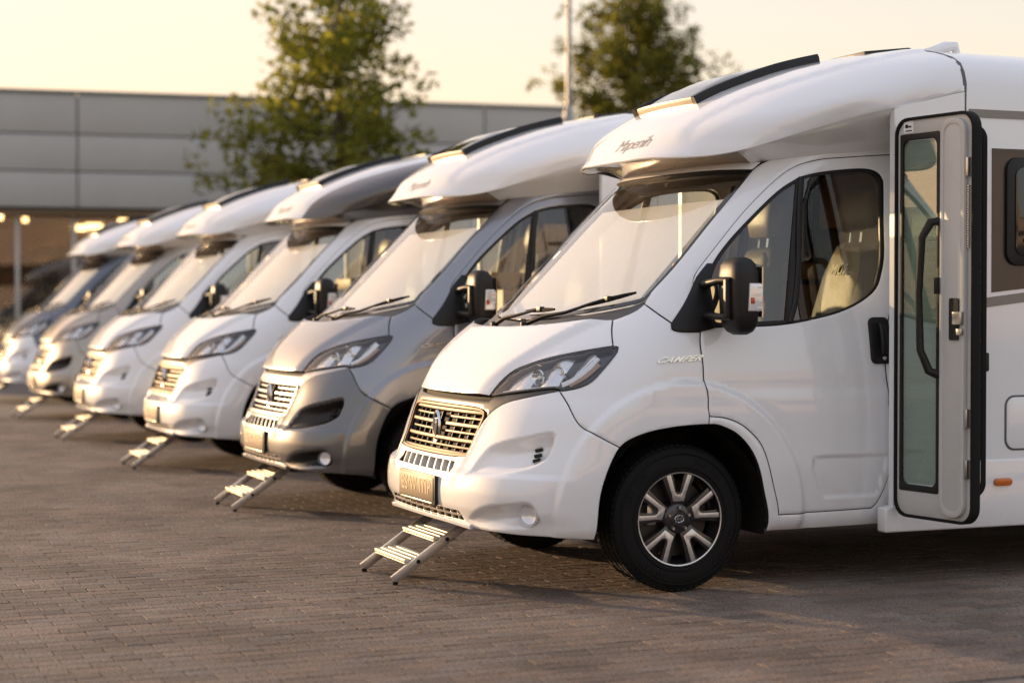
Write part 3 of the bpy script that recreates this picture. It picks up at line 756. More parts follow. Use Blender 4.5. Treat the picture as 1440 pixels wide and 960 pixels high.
# headlights
HL = join(HOOD_SIDE, cr([(.928, 1.199), (.965, 1.194), (.982, 1.172), (.984, 1.114), (.968, 1.037), (.915, 1.003), (.823, .986)], .02), list(reversed(HL_LOW)))
HL_REFL = [(.43, .985), (.46, 1.055), (.53, 1.095), (.66, 1.138), (.80, 1.163), (.862, 1.166), (.862, 1.12), (.815, 1.04), (.77, 1.012), (.60, .998)]
for sg in (1, -1):
    f = (lambda p: p) if sg > 0 else neg
    bez = panel('headlight', CAB, f(HL), 'lamp_black', step=.03, off=-.032, flange=.0, gap=.001)
    h = part('headlight', bez)
    h.kids.append(Spec('reflector', panel('reflector', CAB, f(join(cr(HL_REFL + HL_REFL[:1], .02))), 'lamp_bowl', step=.02, off=-.026, flange=.02,
        disp=lambda b, U, z: -.014 * np.sin((np.abs(U) * 34 + z * 6)) * sm(.45, .6, np.abs(U)))))
    for (u, z, r) in ((.60, 1.062, .040), (.72, 1.082, .046)):
        c = CAB.at(np.array([u * sg]), np.array([z]), -.028)[0] * [1, -1, 1]
        m = MB(); m.lathe([(r, -.012), (r * .95, -.022), (r * .75, -.008), (r * .3, .008), (0, .010)], 26, 'X'); 
        h.kids.append(Spec('lamp_bowl', m.mesh('lamp_bowl', 'chrome', smooth=True, angle=60), loc=tuple(c), rot=R_(20) * sg))
        m = MB(); m.lathe([(0, -.014), (r * .25, -.010), (r * .3, .004)], 16, 'X')
        h.kids.append(Spec('bulb', m.mesh('bulb', 'clear_lens', smooth=True), loc=tuple(c), rot=R_(20) * sg))
    h.kids.append(Spec('light_strip', ribbon('light_strip', CAB, f(cr([(.42, .972), (.52, .988), (.66, 1.002), (.765, 1.012)], .02)), .008, .008, 'lamp_white', off=-.018)))
    h.kids.append(Spec('light_strip', ribbon('light_strip_outer', CAB, f(cr([(.79, 1.02), (.84, 1.045), (.878, 1.10), (.885, 1.15)], .02)), .013, .010, 'lamp_white', off=-.020)))
    h.kids.append(Spec('indicator', ribbon('indicator', CAB, f(cr([(.835, 1.02), (.895, 1.06), (.925, 1.12)], .02)), .011, .008, 'amber_lamp', off=-.020)))
    h.kids.append(Spec('headlight_rim', ribbon('headlight_rim', CAB, f(inset(HL, .006)), .0055, .005, 'lamp_black', off=-.001, closed=True)))
    h.kids.append(Spec('lens', panel('lens', CAB, f(HL), 'glass_lamp', step=.03, off=.002, flange=.008, gap=.003)))
# wings
SHUT = cr([(1.362, 1.266), (1.475, 1.152), (1.583, 1.014), (1.656, .928), (1.711, .859)], .03)
WING = join(HOOD_CUT, cr([(.777, 1.324), (.83, 1.345), (.876, 1.372), (.892, 1.402)], .02), cr([(.892, 1.402), (1.155, 1.311)], .03), cr([(1.155, 1.311), (1.188, 1.283), (1.245, 1.268), (1.362, 1.266)], .03), SHUT, cr([(1.711, .859), (1.723, .821)], .02),
    list(reversed(ARCH[i_j:i_t + 1])), BF, cr([(.807, .987), (.823, .986), (.915, 1.003), (.968, 1.037), (.984, 1.114), (.982, 1.172), (.965, 1.194), (.928, 1.199)], .02))
# doors
D_ARCH = cr([(1.711, .859), (1.815, .846), (1.931, .802), (2.051, .712), (2.125, .588), (2.169, .463), (2.19, .367)], .025)
D_BOT = cr([(2.19, .367), (2.427, .367), (2.74, .372)], .03)
D_REAR = cr([(2.74, .372), (2.775, .405), (2.821, .492), (2.841, .60), (2.81, .78), (2.53, 1.14), (2.241, 1.503), (1.985, 1.84), (1.726, 2.171)], .03)
D_TOP = cr([(1.726, 2.171), (1.704, 2.176), (1.416, 2.150), (1.293, 2.135), (1.178, 2.098), (1.115, 2.025), (1.078, 1.891), (1.064, 1.74), (1.058, 1.60), (1.068, 1.54), (1.105, 1.49), (1.185, 1.42), (1.362, 1.266)], .03)
WIN = join(cr([(1.253, 2.042), (1.346, 2.068), (1.48, 2.088), (1.608, 2.096), (1.69, 2.080), (1.75, 2.045), (1.80, 1.99), (2.039, 1.685), (2.12, 1.560), (2.155, 1.480), (2.125, 1.415), (2.052, 1.362), (1.95, 1.330), (1.844, 1.308), (1.72, 1.295), (1.50, 1.290), (1.345, 1.295), (1.26, 1.38), (1.165, 1.498), (1.118, 1.60), (1.112, 1.70), (1.138, 1.822), (1.184, 1.967), (1.253, 2.042)], .025))
PA, PB = np.array([1.262, 2.052]), np.array([1.823, 1.303])
def clip_side(poly, s):
    d = PB - PA; nn = np.array([-d[1], d[0]]) * s; out = []
    for i in range(len(poly)):
        a = np.array(poly[i]); b = np.array(poly[(i + 1) % len(poly)]); fa = (a - PA) @ nn; fb = (b - PA) @ nn
        if fa >= 0: out.append(tuple(a))
        if fa * fb < 0: out.append(tuple(a + (b - a) * fa / (fa - fb)))
    return join(out)
W1, W2 = clip_side(WIN, 1), clip_side(WIN, -1)
if max(p[0] for p in W1) < max(p[0] for p in W2): W1, W2 = W2, W1       # W1 rear, W2 quarter
G1, G2 = inset(W1, .016), inset(W2, .026)
FR_TOP = cr([(.905, 2.077), (.935, 2.115), (1.05, 2.155), (1.3, 2.195), (1.5, 2.212), (1.80, 2.226)], .03)
FR_REAR = cr([(1.80, 2.226), (2.11, 1.84), (2.37, 1.503), (2.65, 1.14), (2.91, .78), (2.94, .60), (2.92, .45), (2.90, .29)], .04)
FRAME = join(cr([(.892, 1.402), (.880, 1.46), (.895, 1.551), (.904, 1.747), (.908, 1.947), (.905, 2.077)], .03), FR_TOP, FR_REAR, cr([(2.90, .29), (2.5, .285), (2.148, .285)], .04), list(reversed(ARCH[i_t:])), cr([(1.723, .821), (1.711, .859)], .02), D_ARCH, D_BOT, D_REAR, D_TOP, cr([(1.362, 1.266), (1.245, 1.268), (1.188, 1.283), (1.155, 1.311)], .03), cr([(1.155, 1.311), (.892, 1.402)], .03))
for sg in (1, -1):
    f = (lambda p: p) if sg > 0 else neg
    wg = part('wing', panel('wing', CAB, f(WING), 'paint_white', step=.017, disp=d_flare, flange=.03))
    tb = text_mesh('badge', 'CAMPER', .062, .003, 'badge_metal', shear=.35, spacing=1.02, bold=.0015)
    def bmap(a, sg=sg):
        o = CAB.at((1.36 - a[:, 0] * -1 * 1.0) * sg if sg > 0 else -(1.36 - a[:, 0]), 1.135 + a[:, 1] * .62 + (a[:, 0] * .05), 0)
        n = CAB.nrm(CAB.base, np.full(len(a), 1.36 * sg), np.full(len(a), 1.135))[0]
        n = n * np.sign(n[1] * sg)
        return (o + n * (a[:, 2:3] + .0035)) * [1, -1, 1]
    map_mesh(tb, bmap); wg.kids.append(Spec('badge', tb))
    part('cab_pillar', panel('cab_pillar', CAB, f(FRAME), 'paint_white', step=.04, flange=.03, disp=d_flare))
    dr = part('cab_door', panel('cab_door', CAB, f(join(D_ARCH, D_BOT, D_REAR, D_TOP, SHUT)), 'paint_white', holes=[f(WIN)], step=.017, disp=d_door, flange=.025))
    dr.kids.append(Spec('window_seal', panel('window_seal', CAB, f(WIN), 'black_plastic', holes=[f(G1), f(G2)], step=.05, off=-.004, flange=.012, gap=.0005)))
    dr.kids.append(Spec('side_window', panel('side_window', CAB, f(G1), 'glass_side', step=.06, off=-.009, flange=0, gap=-.004)))
    dr.kids.append(Spec('quarter_window', panel('quarter_window', CAB, f(G2), 'glass_side', step=.06, off=-.009, flange=0, gap=-.004)))
    dr.kids.append(Spec('window_post', ribbon('window_post', CAB, f(cr([tuple(PA + (PB - PA) * .012), tuple(PB - (PB - PA) * .012)], .04)), .015, .006, 'black_plastic', off=-.002)))
    HB = [(2.262, 1.325), (2.30, 1.338), (2.375, 1.335), (2.41, 1.31), (2.57, 1.125), (2.585, 1.098), (2.50, 1.098), (2.455, 1.115), (2.40, 1.175)]
    HB = [(CAB.xU(x, z), z) for x, z in rrect(2.008, 2.128, 1.10, 1.335, .03, 5)]
    hd = Spec('door_handle', panel('door_handle', CAB, f(HB), 'black_plastic', step=.03, off=.010, flange=.014, gap=0))
    dr.kids.append(hd)
    dr.kids.append(Spec('handle_grip', ribbon('handle_grip', CAB, f([(CAB.xU(2.075, z), z) for z in np.linspace(1.15, 1.30, 8)]), .018, .022, 'black_plastic', off=.010, disp=lambda b, U, z: .012 * np.sin(np.clip((z - 1.15) / .15, 0, 1) * np.pi))))
    c = CAB.at(np.array([CAB.xU(2.085, 1.128) * sg]), np.array([1.128]), .011)[0] * [1, -1, 1]
    m = MB(); m.lathe([(.0, -.003 * 1), (.010, -.003), (.012, 0)], 18, 'Y'); lk = m.mesh('door_lock', 'chrome', smooth=True)
    if sg < 0: map_mesh(lk, lambda a: a * [1, -1, 1])
    dr.kids.append(Spec('door_lock', lk, loc=tuple(c)))
    # mirror: base triangle, two arms, housing, lens
    MBASE = join(cr([(1.155, 1.311), (1.188, 1.283), (1.245, 1.268), (1.362, 1.268), (1.42, 1.285)], .03), cr([(1.42, 1.285), (1.22, 1.47), (1.12, 1.60), (1.085, 1.60)], .03), cr([(1.085, 1.60), (1.085, 1.53), (1.11, 1.47), (1.155, 1.311)], .03))
    mr = part('door_mirror', panel('mirror_base', CAB, f(MBASE), 'black_plastic', step=.03, off=.007, flange=.014, gap=0))
    y = -sg
    for z0, z1 in ((1.505, 1.520), (1.345, 1.340)):
        m = MB(); m.tube([(1.10, y * .92, z0 - .01), (1.075, y * 1.03, z0), (1.075, y * 1.12, z1), (1.10, y * 1.20, z1)], [.030, .026, .022, .022], 12)
        ma = m.mesh('mirror_arm', 'black_plastic', smooth=True); map_mesh(ma, lambda a, zz=z0: np.stack([a[:, 0], a[:, 1], zz + (a[:, 2] - zz) * .75], -1)); mr.kids.append(Spec('mirror_arm', ma))
    m = MB(); m.bar((1.082, y * 1.185, 1.335), (1.082, y * 1.185, 1.525), .035, .03); mr.kids.append(Spec('mirror_arm', m.mesh('mirror_bracket', 'black_plastic', bevel=.010, segs=3)))
    m = MB(); secs = [(1.255, .030), (1.270, .058), (1.30, .078), (1.36, .086), (1.45, .088), (1.54, .086), (1.59, .078), (1.615, .058), (1.628, .028)]; ring = []
    for (z, r) in secs:
        for k in range(24):
            a = 2 * math.pi * k / 24; c_, s_ = math.cos(a), math.sin(a); e = .62
            q = (abs(c_)**e * (1 if c_ > 0 else -1), abs(s_)**e * (1 if s_ > 0 else -1))
            dx = r * .86 * q[0]
            if q[0] > 0: dx *= .9
            ring.append((1.165 + dx + (z - 1.45) * -.03, y * (1.155 + r * 1.28 * q[1] * (1.0)), z))
    F = [(i * 24 + k, i * 24 + (k + 1) % 24, (i + 1) * 24 + (k + 1) % 24, (i + 1) * 24 + k) for i in range(len(secs) - 1) for k in range(24)] + [tuple(range(24)), tuple((len(secs) - 1) * 24 + k for k in range(24))]
    m.add(ring, F); mr.kids.append(Spec('mirror_housing', m.mesh('mirror_housing', 'black_plastic', smooth=True, angle=60)))
    ml = [(-.036, -.070), (.040, -.070), (.046, .045), (.036, .068), (-.030, .068)]
    m = MB(); yo = y * 1.258
    m.prism(ml, lambda a, b: (1.185 + a, yo, 1.435 + b), lambda a, b: (1.185 + a * .92, yo + y * .020, 1.435 + b * .94)); mr.kids.append(Spec('mirror_lamp', m.mesh('mirror_lamp', 'clear_lens', bevel=.006, segs=3)))
    m = MB(); m.box((1.168, yo + y * .017, 1.418), (.022, .012, .030)); mr.kids.append(Spec('mirror_bulb', m.mesh('mirror_bulb', 'red_lens', bevel=.003)))
    for q in range(4):
        m = MB(); m.box((1.206 + .001 * q, yo + y * .020, 1.385 + q * .032), (.028, .004, .008)); mr.kids.append(Spec('mirror_lamp_rib', m.mesh('mirror_lamp_rib', 'lamp_white')))
    m = MB(); m.box((1.247, y * 1.155, 1.46), (.006, .16, .24)); mr.kids.append(Spec('mirror_glass', m.mesh('mirror_glass', 'chrome')))
# windscreen, cowl, header
WSB = cr([(0, 1.325), (.25, 1.336), (.452, 1.354), (.62, 1.373), (.723, 1.388), (.82, 1.405), (.871, 1.425), (.882, 1.46)], .03)
WSE = cr([(.882, 1.46), (.895, 1.551), (.904, 1.747), (.908, 1.947), (.905, 2.077)], .04)
WST = cr([(.905, 2.077), (.637, 2.082), (.33, 2.082), (0, 2.082)], .04)
WS = sym(join(WSB, WSE, WST))
ws = part('windscreen', panel('windscreen', CAB, WS, 'glass_windscreen', step=.05, off=-.003, flange=.004, gap=.002))
ws.kids.append(Spec('windscreen_border', panel('windscreen_border', CAB, WS, 'black_plastic', holes=[inset(WS, .03)], step=.05, off=-.009, flange=0, gap=.002)))
BL = sym(join(cr([(0, 1.338), (.45, 1.362), (.72, 1.395), (.84, 1.43)], .04), cr([(.84, 1.43), (.855, 1.6), (.865, 1.93)], .04), cr([(.865, 1.93), (.4, 1.94), (0, 1.94)], .04)))
m = MB(); bz = np.linspace(1.345, 1.93, 14); by = np.linspace(-.74, .74, 38)
m.add([(float(CAB.x0(z)) + .175 + .06 * abs(y)**2 + .0012 * math.sin(y * 55), y * (1.02 - .10 * (z - 1.345)), z) for z in bz for y in by], [(i * 38 + k, i * 38 + k + 1, (i + 1) * 38 + k + 1, (i + 1) * 38 + k) for i in range(13) for k in range(37)])
ws.kids.append(Spec('windscreen_reflection_sheet', m.mesh('windscreen_reflection_sheet', 'reflection_sheet', smooth=True, fix=False)))  # pale sheet added behind the glass, stands for its bright sky reflection
cw = part('scuttle_panel', panel('scuttle_panel', CAB, sym(join([(p[0], p[1] + .003) for p in reversed(HOOD_REAR)], cr([(.777, 1.327), (.83, 1.347), (.878, 1.374), (.888, 1.402), (.871, 1.425)], .02), list(reversed(WSB[:-3])))), 'grey_plastic', step=.03, off=-.016, flange=.0, gap=0))
part('roof_header', panel('roof_header', CAB, sym(join(cr([(0, 2.084), (.33, 2.084), (.637, 2.084), (.903, 2.080)], .04), cr([(.903, 2.080), (.925, 2.118)], .03), cr([(.925, 2.118), (.6, 2.125), (0, 2.128)], .04))), 'paint_white', step=.04, off=.006, flange=.03, gap=0))
for pts, blade in ((((.50, 1.300), (.60, 1.330), (.68, 1.352)), ((.30, 1.352), (.62, 1.398))), (((-.06, 1.290), (.10, 1.318), (.22, 1.335)), ((-.26, 1.342), (.20, 1.352)))):
    pass
def wiper(pivot, elbow, tip0, tip1):
    m = MB()
    P = [CAB.at(np.array([u]), np.array([z]), o)[0] * [1, -1, 1] for (u, z, o) in (pivot, elbow)]
    B = [CAB.at(np.array([u]), np.array([z]), .018)[0] * [1, -1, 1] for u, z in np.linspace(tip0, tip1, 6)]
    mid = (B[2] + B[3]) / 2
    m.tube([P[0], (P[0] + P[1]) / 2 + [-.0, 0, .012], P[1], mid + [0, 0, .008]], [.013, .011, .009, .006], 8)
    arm = m.mesh('wiper_arm', 'black_plastic', smooth=True)
    m = MB(); m.tube(B, [.006, .010, .012, .012, .010, .006], 6); bl = m.mesh('wiper_blade', 'rubber', smooth=True)
    m = MB(); m.box(tuple(mid + [0, 0, .006]), (.03, .05, .025)); cl = m.mesh('wiper_clip', 'black_plastic', bevel=.005)
    m = MB(); m.lathe([(.022, -.02), (.020, .012), (.012, .018), (0, .019)], 16, 'Z', tuple(P[0])); pv = m.mesh('wiper_pivot', 'black_plastic', smooth=True)
    part('wiper', arm, [Spec('wiper_blade', bl), Spec('wiper_clip', cl), Spec('wiper_pivot', pv)])
wiper((.17, 1.288, .012), (.42, 1.335, .030), (.47, 1.375), (.80, 1.447))
wiper((-.10, 1.284, .012), (.02, 1.318, .028), (.03, 1.352), (.27, 1.362))
# overcab visor
VZ = cr([(.52, 2.0), (.50, 2.25), (.60, 2.45), (.78, 2.60), (1.0, 2.72), (1.2, 2.80)], .03)
EL = cr([(0, 2.15), (.18, 2.152), (.33, 2.158), (.57, 2.169), (.86, 2.202), (1.10, 2.28), (1.32, 2.37), (1.585, 2.479), (1.75, 2.545)], .03)
def d_visor(b, U, z):
    a = np.abs(U); h = z - np.interp(a, [p[0] for p in EL], [p[1] for p in EL])
    tuck = -.055 * (1 - sm(-.02, .17, h)) * sm(.25, .75, a) * sm(2.08, 1.75, b[..., 0])
    return tuck + .012 * sm(.05, -.05, a - np.interp(z, [2.2, 2.3, 2.45, 2.6, 2.7], [.50, .46, .55, .70, .85])) * sm(2.20, 2.30, z)
vz = part('visor', panel('visor', VIS, sym(join(EL, cr([(1.75, 2.545), (1.95, 2.62), (1.95, 2.785)], .05), cr([(1.95, 2.785), (0, 2.785)], .05))), 'visor_white', step=.035, flange=.010, gap=0, clipx=2.468, fd=False, zones=('visor_side', [VZ + [(3, 2.80), (3, 2.0)]]), lines=[[p for p in VZ if 2.175 < p[1] < 2.775], [(-p[0], p[1]) for p in VZ if 2.175 < p[1] < 2.775]],
     disp=d_visor))
vt = text_mesh('visor_lettering', 'Mapenih', .115, .0006, 'print_grey', shear=.35, spacing=.88)
def vmap(a):
    P = VIS.at(.145 + a[:, 0] * .75, 2.238 + a[:, 1] * .70 + a[:, 0] * .03, 0, lambda b, U, z: .012 * sm(.05, -.05, np.abs(U) - .47) * sm(2.20, 2.30, z) + .002)
    return P * [1, -1, 1]
map_mesh(vt, vmap); vz.kids.append(Spec('lettering', vt))
SKU, SK0, SK1 = .27, 2.450, 2.690
sky_o = sym(join(cr([(0, SK0), (SKU, SK0)], .04), cr([(SKU, SK0), (SKU, SK1)], .03), cr([(SKU, SK1), (0, SK1)], .04)))
sk = part('roof_skylight', panel('roof_skylight', VIS, sky_o, 'glass_skylight', step=.05, off=.036, flange=.0, gap=0, disp=lambda b, U, z: .026 * sm(0, .12, sdpoly(sky_o, np.stack([U, z], -1)))))
for s in (-1, 1):
    sk.kids.append(Spec('skylight_rail', ribbon('skylight_rail', VIS, cr([(s * SKU, SK0 - .01), (s * SKU, SK1 + .01)], .02), .022, .054, 'black_plastic')))
sk.kids.append(Spec('skylight_bar', ribbon('skylight_bar', VIS, cr([(-SKU, SK0), (SKU, SK0)], .04), .013, .046, 'skylight_trim')))
sk.kids.append(Spec('skylight_bar', ribbon('skylight_bar_rear', VIS, cr([(-SKU, SK1), (SKU, SK1)], .04), .016, .036, 'black_plastic')))
sk.kids.append(Spec('skylight_lining', panel('skylight_lining', VIS, sky_o, 'dark_void', step=.08, off=.006, flange=0, gap=0)))
# underside of the visor and the shoulder fairing
def strip(name, t0, t1, mat, sgs=(1, -1), n=36):
    m = MB()
    for sg in sgs:
        T = np.linspace(t0, t1, n); UE = 1.335 * T; zE = np.interp(UE, [p[0] for p in EL], [p[1] for p in EL])
        UJ = np.interp(T, [0, .65, 1], [0, .92, 1.70]); zJ = np.interp(T, [0, .6, .75, 1], [2.118, 2.118, 2.145, 2.205])
        E_ = VIS.at(UE * sg, zE, -.003, d_visor); J_ = CAB.at(UJ * sg, zJ, -.004); V = []; k = 9
        for i in range(n):
            for j in range(k):
                v = j / (k - 1); w = v if t0 < .3 else v**1.6; p = E_[i] * (1 - np.array([w, w, v])) + J_[i] * np.array([w, w, v]); p = p + np.array([0, 0, .03 * math.sin(math.pi * v) * (1 if t0 < .3 else .4)])
                V.append(p * [1, -1, 1])
        F = [(i * k + j, i * k + j + 1, (i + 1) * k + j + 1, (i + 1) * k + j) for i in range(n - 1) for j in range(k - 1)]
        m.add(V, F)
    return m.mesh(name, mat, smooth=True, fix=False)
us = part('visor_underside', strip('visor_underside', 0, .60, 'smoke_plastic'))
for sg in (1, -1): part('shoulder_fairing', strip('shoulder_fairing', .60, 1.0, 'fairing_white', (sg,)))
# living body
def sec_at(x, z):
    lo, hi = 0., 3.
    for _ in range(40):
        mid = (lo + hi) / 2
        if float(VIS.base(mid, z)[0]) < x: lo = mid
        else: hi = mid
    return float(VIS.base(lo, z)[1])
XS = 2.474; sec = [(1.15, .30), (1.15, 1.2), (1.148, 2.3)] + [(sec_at(XS, z), z) for z in (2.40, 2.46, 2.52, 2.58, 2.63, 2.67, 2.70, 2.725, 2.745)] + [(.42, 2.762), (0, 2.768)]
sec = [p for i, p in enumerate(sec) if i == 0 or p[0] < sec[i - 1][0] + .003]
full = [(-s, z) for s, z in sec] + [(s, z) for s, z in reversed(sec[:-1])]
m = MB(); xs = [XS, 2.6, 3.4, 4.6, 5.8, 6.60, 6.72, 6.76]; sc = [1, 1, 1, 1, 1, 1, .985, .95]; n = len(full)
V = [(x, y * k, 1.45 + (z - 1.45) * k) for x, k in zip(xs, sc) for (y, z) in full]
F = [(i * n + k, i * n + k + 1, (i + 1) * n + k + 1, (i + 1) * n + k) for i in range(len(xs) - 1) for k in range(n - 1)] + [tuple((len(xs) - 1) * n + k for k in range(n))]
m.add(V, F); lb = part('living_body', m.mesh('living_body', 'paint_white', smooth=True, angle=30))
m = MB()
m.lathe([(0, 0)], 3)
for sg in (-1, 1):
    m = MB()
    pol = [(2.05, .30), (2.47, .30), (2.47, 2.477), (2.40, 2.462), (2.30, 2.438), (2.20, 2.414), (2.12, 2.395), (2.05, 2.374)]
    m.prism(pol, lambda a, b: (a, sg * 1.149, b), lambda a, b: (a, sg * 1.109, b))
    zz = np.linspace(.30, 2.37, 24)
    V = []; F = []
    for z in zz: si = float(CAB.w(min(z, 2.2))) - .03 - (.0 if z < 2.2 else (z - 2.2) * -1.4); V += [(2.052, sg * 1.145, z), (2.075 + .70 * (1.15 - si), sg * si, z)]
    F = [(2 * i, 2 * i + 1, 2 * i + 3, 2 * i + 2) for i in range(len(zz) - 1)]; m.add(V, F)
    lb.kids.append(Spec('body_front_wall', m.mesh('body_front_wall', 'paint_white', angle=30)))
m = MB(); fs_ = full[2:-2]
V = []
for (y, z) in fs_:
    k = 1.0006; V += [(XS - .012, y * k + (.001 if y > 0 else -.001), z + .0005), (XS + .010, y * k + (.001 if y > 0 else -.001), z + .0005)]
F = [(2 * i, 2 * i + 1, 2 * i + 3, 2 * i + 2) for i in range(len(fs_) - 1)]
m.add(V, F); lb.kids.append(Spec('seam_strip', m.mesh('seam_strip', 'seam_grey', smooth=True, fix=False)))
for sg in (-1, 1):
    def flat(name, pol, mat, d0, d1, bevel=.0, segs=2):
        mm = MB(); mm.prism(pol, lambda a, b: (a, sg * d0, b), lambda a, b: (a, sg * d1, b)); return Spec(name, mm.mesh(name, mat, bevel=bevel, segs=segs))
    lb.kids.append(flat('brown_band', [(2.64, 1.462), (6.0, 1.80), (6.0, 2.197), (2.64, 2.197)] if sg < 0 else [(2.64, 1.462), (6.0, 1.8), (6.0, 2.197), (2.64, 2.197)], 'stripe_brown', 1.147, 1.1525))
    lb.kids.append(flat('grey_stripe', [(2.50, 2.352), (6.4, 2.352), (6.4, 2.392), (2.50, 2.392)], 'stripe_grey', 1.135, 1.1525))
    lb.kids.append(flat('grey_stripe', [(2.60, 1.385), (6.2, 1.80), (6.2, 1.845), (2.60, 1.435)], 'stripe_grey', 1.147, 1.1525))
    for xw in (2.72, 4.4):
        wf = flat('body_window', rrect(xw, xw + (1.0 if xw < 4 else .8), 1.60, 2.155, .07), 'black_plastic', 1.14, 1.170, .008)
        wf.kids.append(flat('window_pane', rrect(xw + .05, xw + (.95 if xw < 4 else .75), 1.65, 2.105, .05), 'window_acrylic', 1.16, 1.178, .008)); lb.kids.append(wf)
        for q in range(2): wf.kids.append(flat('window_catch', rrect(xw + .10 + q * .6, xw + .16 + q * .6, 1.72, 1.74, .008), 'black_plastic', 1.165, 1.192))
    sk_ = flat('side_skirt', [(2.0, .262), (6.5, .262), (6.5, .61), (2.36, .61), (2.2, .42), (2.0, .385)], 'paint_white', 1.08, 1.156, .012, 3); lb.kids.append(sk_)
    ht = flat('service_hatch', rrect(2.735, 3.25, .66, .925, .05), 'paint_white', 1.14, 1.158, .004); lb.kids.append(ht)
    ht.kids.append(flat('hatch_gap', rrect(2.725, 3.26, .65, .935, .058), 'seam_grey', 1.14, 1.1515))
    am = rrect(2.655, 2.765, .472, .512, .0195); lb.kids.append(flat('side_marker', am, 'amber_lens', 1.15, 1.170, .006))
    lb.kids.append(flat('lock_plate', rrect(2.60, 2.622, 1.06, 1.155, .009), 'black_plastic', 1.14, 1.160, .003))
m = MB(); m.tube([(2.52, -.66, 2.735), (2.62, -.66, 2.752), (2.70, -.66, 2.775), (2.76, -.66, 2.785), (2.775, -.66, 2.73)], [.012, .026, .034, .030, .028], 12); vf = m.mesh('roof_vent', 'paint_white', smooth=True)
lb.kids.append(Spec('roof_vent', vf))
m = MB(); m.box((2.42, -.30, 2.745), (.30, .5, .045), Matrix.Rotation(R_(-7), 3, 'Y')); lb.kids.append(Spec('roof_hatch', m.mesh('roof_hatch', 'black_plastic', bevel=.012)))
# underbody, wheel wells, cabin
m = MB(); m.box((3.7, 0, .36), (5.8, 1.36, .12)); m.box((.80, 0, .40), (1.3, 1.20, .14)); m.box((.62, 0, .62), (.5, 1.30, .5)); m.box((2.0, 0, .36), (.12, 1.6, .06)); m.box((4.4, 0, .31), (4.3, 2.15, .05)); m.tube([(.943, -.9, .36), (.943, .9, .36)], .05, 10)
part('chassis', m.mesh('chassis', 'underbody'))
for sg in (-1, 1):
    m = MB(); V = []; k = 24
    for j, y in enumerate((.60, 1.0)):
        for i in range(k + 1):
            a = R_(-12 + 204 * i / k); V.append((AX + .462 * math.cos(a), sg * y, AZ + .462 * math.sin(a)))
    F = [(i, i + 1, k + 1 + i + 1, k + 1 + i) for i in range(k)] + [tuple(range(k + 1))]
    m.add(V, F); part('wheel_arch_liner', m.mesh('wheel_arch_liner', 'underbody', smooth=True, angle=40, fix=False))
m = MB(); m.box((2.15, 0, .53), (1.4, 1.86, .04)); m.box((1.10, 0, .86), (.7, 1.1, .04)); m.box((.80, 0, 1.05), (.06, 1.5, .4))
for sg in (-1, 1): m.box((1.62, sg * .94, 1.06), (1.10, .03, .38))
fl_ = m.mesh('cabin_floor', 'seat_dark')
m = MB(); P = [(.72, 1.285), (.95, 1.318), (1.14, 1.325), (1.24, 1.27), (1.27, 1.16), (1.20, .98), (.95, .85), (.75, .85)]
m.prism(P, lambda a, b: (a, -.84, b), lambda a, b: (a, .84, b)); ds = m.mesh('dashboard', 'dash', bevel=.03, segs=3)
m = MB(); m.box((3.0, 0, 1.45), (.04, 2.2, 1.9)); pt_ = m.mesh('partition', 'wood_panel')
m = MB(); m.box((2.25, 0, 2.165), (1.30, 1.60, .03)); m.box((1.70, 0, 2.10), (.42, 1.45, .025), Matrix.Rotation(R_(-20), 3, 'Y')); rl = m.mesh('roof_lining', 'cab_liner')
m = MB()
for sg in (-1, 1):
    for k in range(14):
        m.tube([(2.42 + .018 * (k % 2), sg * (.70 + .026 * k), 2.12), (2.42 + .018 * (k % 2), sg * (.70 + .026 * k), .6)], .018, 8)
cu_ = m.mesh('curtain', 'curtain', smooth=True)
m = MB(); m.box((2.45, .72, 1.02), (.9, .45, 1.0)); m.box((2.40, .72, 1.60), (1.0, .46, .10)); m.box((2.80, -.2, 2.0), (.3, 1.4, .3)); cb_ = m.mesh('reflection_cabinet', 'wood_panel', bevel=.01)  # wood-toned boxes put in for the orange reflection in the side window
th = np.linspace(0, 2 * math.pi, 37); sw = MB(); rt = Matrix.Rotation(R_(-58), 3, 'Y')
sw.tube([Vector((1.28, -.47, 1.36)) + rt @ Vector((.19 * math.cos(a), .19 * math.sin(a), 0)) for a in th], .015, 8, cap=False)
for a in (0, 2.2, 4.1): sw.tube([Vector((1.27, -.47, 1.35)), Vector((1.28, -.47, 1.36)) + rt @ Vector((.18 * math.cos(a), .18 * math.sin(a), 0))], .012, 6)
sw_ = sw.mesh('steering_wheel', 'black_plastic', smooth=True)
part('cabin', fl_, [Spec('dashboard', ds), Spec('partition', pt_), Spec('roof_lining', rl), Spec('curtain', cu_), Spec('reflection_cabinet', cb_), Spec('steering_wheel', sw_)])
def loft(secs, n=28, e=.5):
    """secs: centre(x,z), half width y, half thickness, tilt direction (tx,tz) of thickness"""
    V = []
    for (cx, cz, hw, ht, tx, tz) in secs:
        for k in range(n):
            a = 2 * math.pi * k / n; c_, s_ = math.cos(a), math.sin(a)
            cy = abs(c_)**e * (1 if c_ > 0 else -1) * hw; t = abs(s_)**e * (1 if s_ > 0 else -1) * ht
            V.append((cx + t * tx, cy, cz + t * tz))
    F = [(i * n + k, i * n + (k + 1) % n, (i + 1) * n + (k + 1) % n, (i + 1) * n + k) for i in range(len(secs) - 1) for k in range(n)]
    F += [tuple(range(n)), tuple((len(secs) - 1) * n + k for k in range(n))]
    m = MB(); m.add(V, F); return m
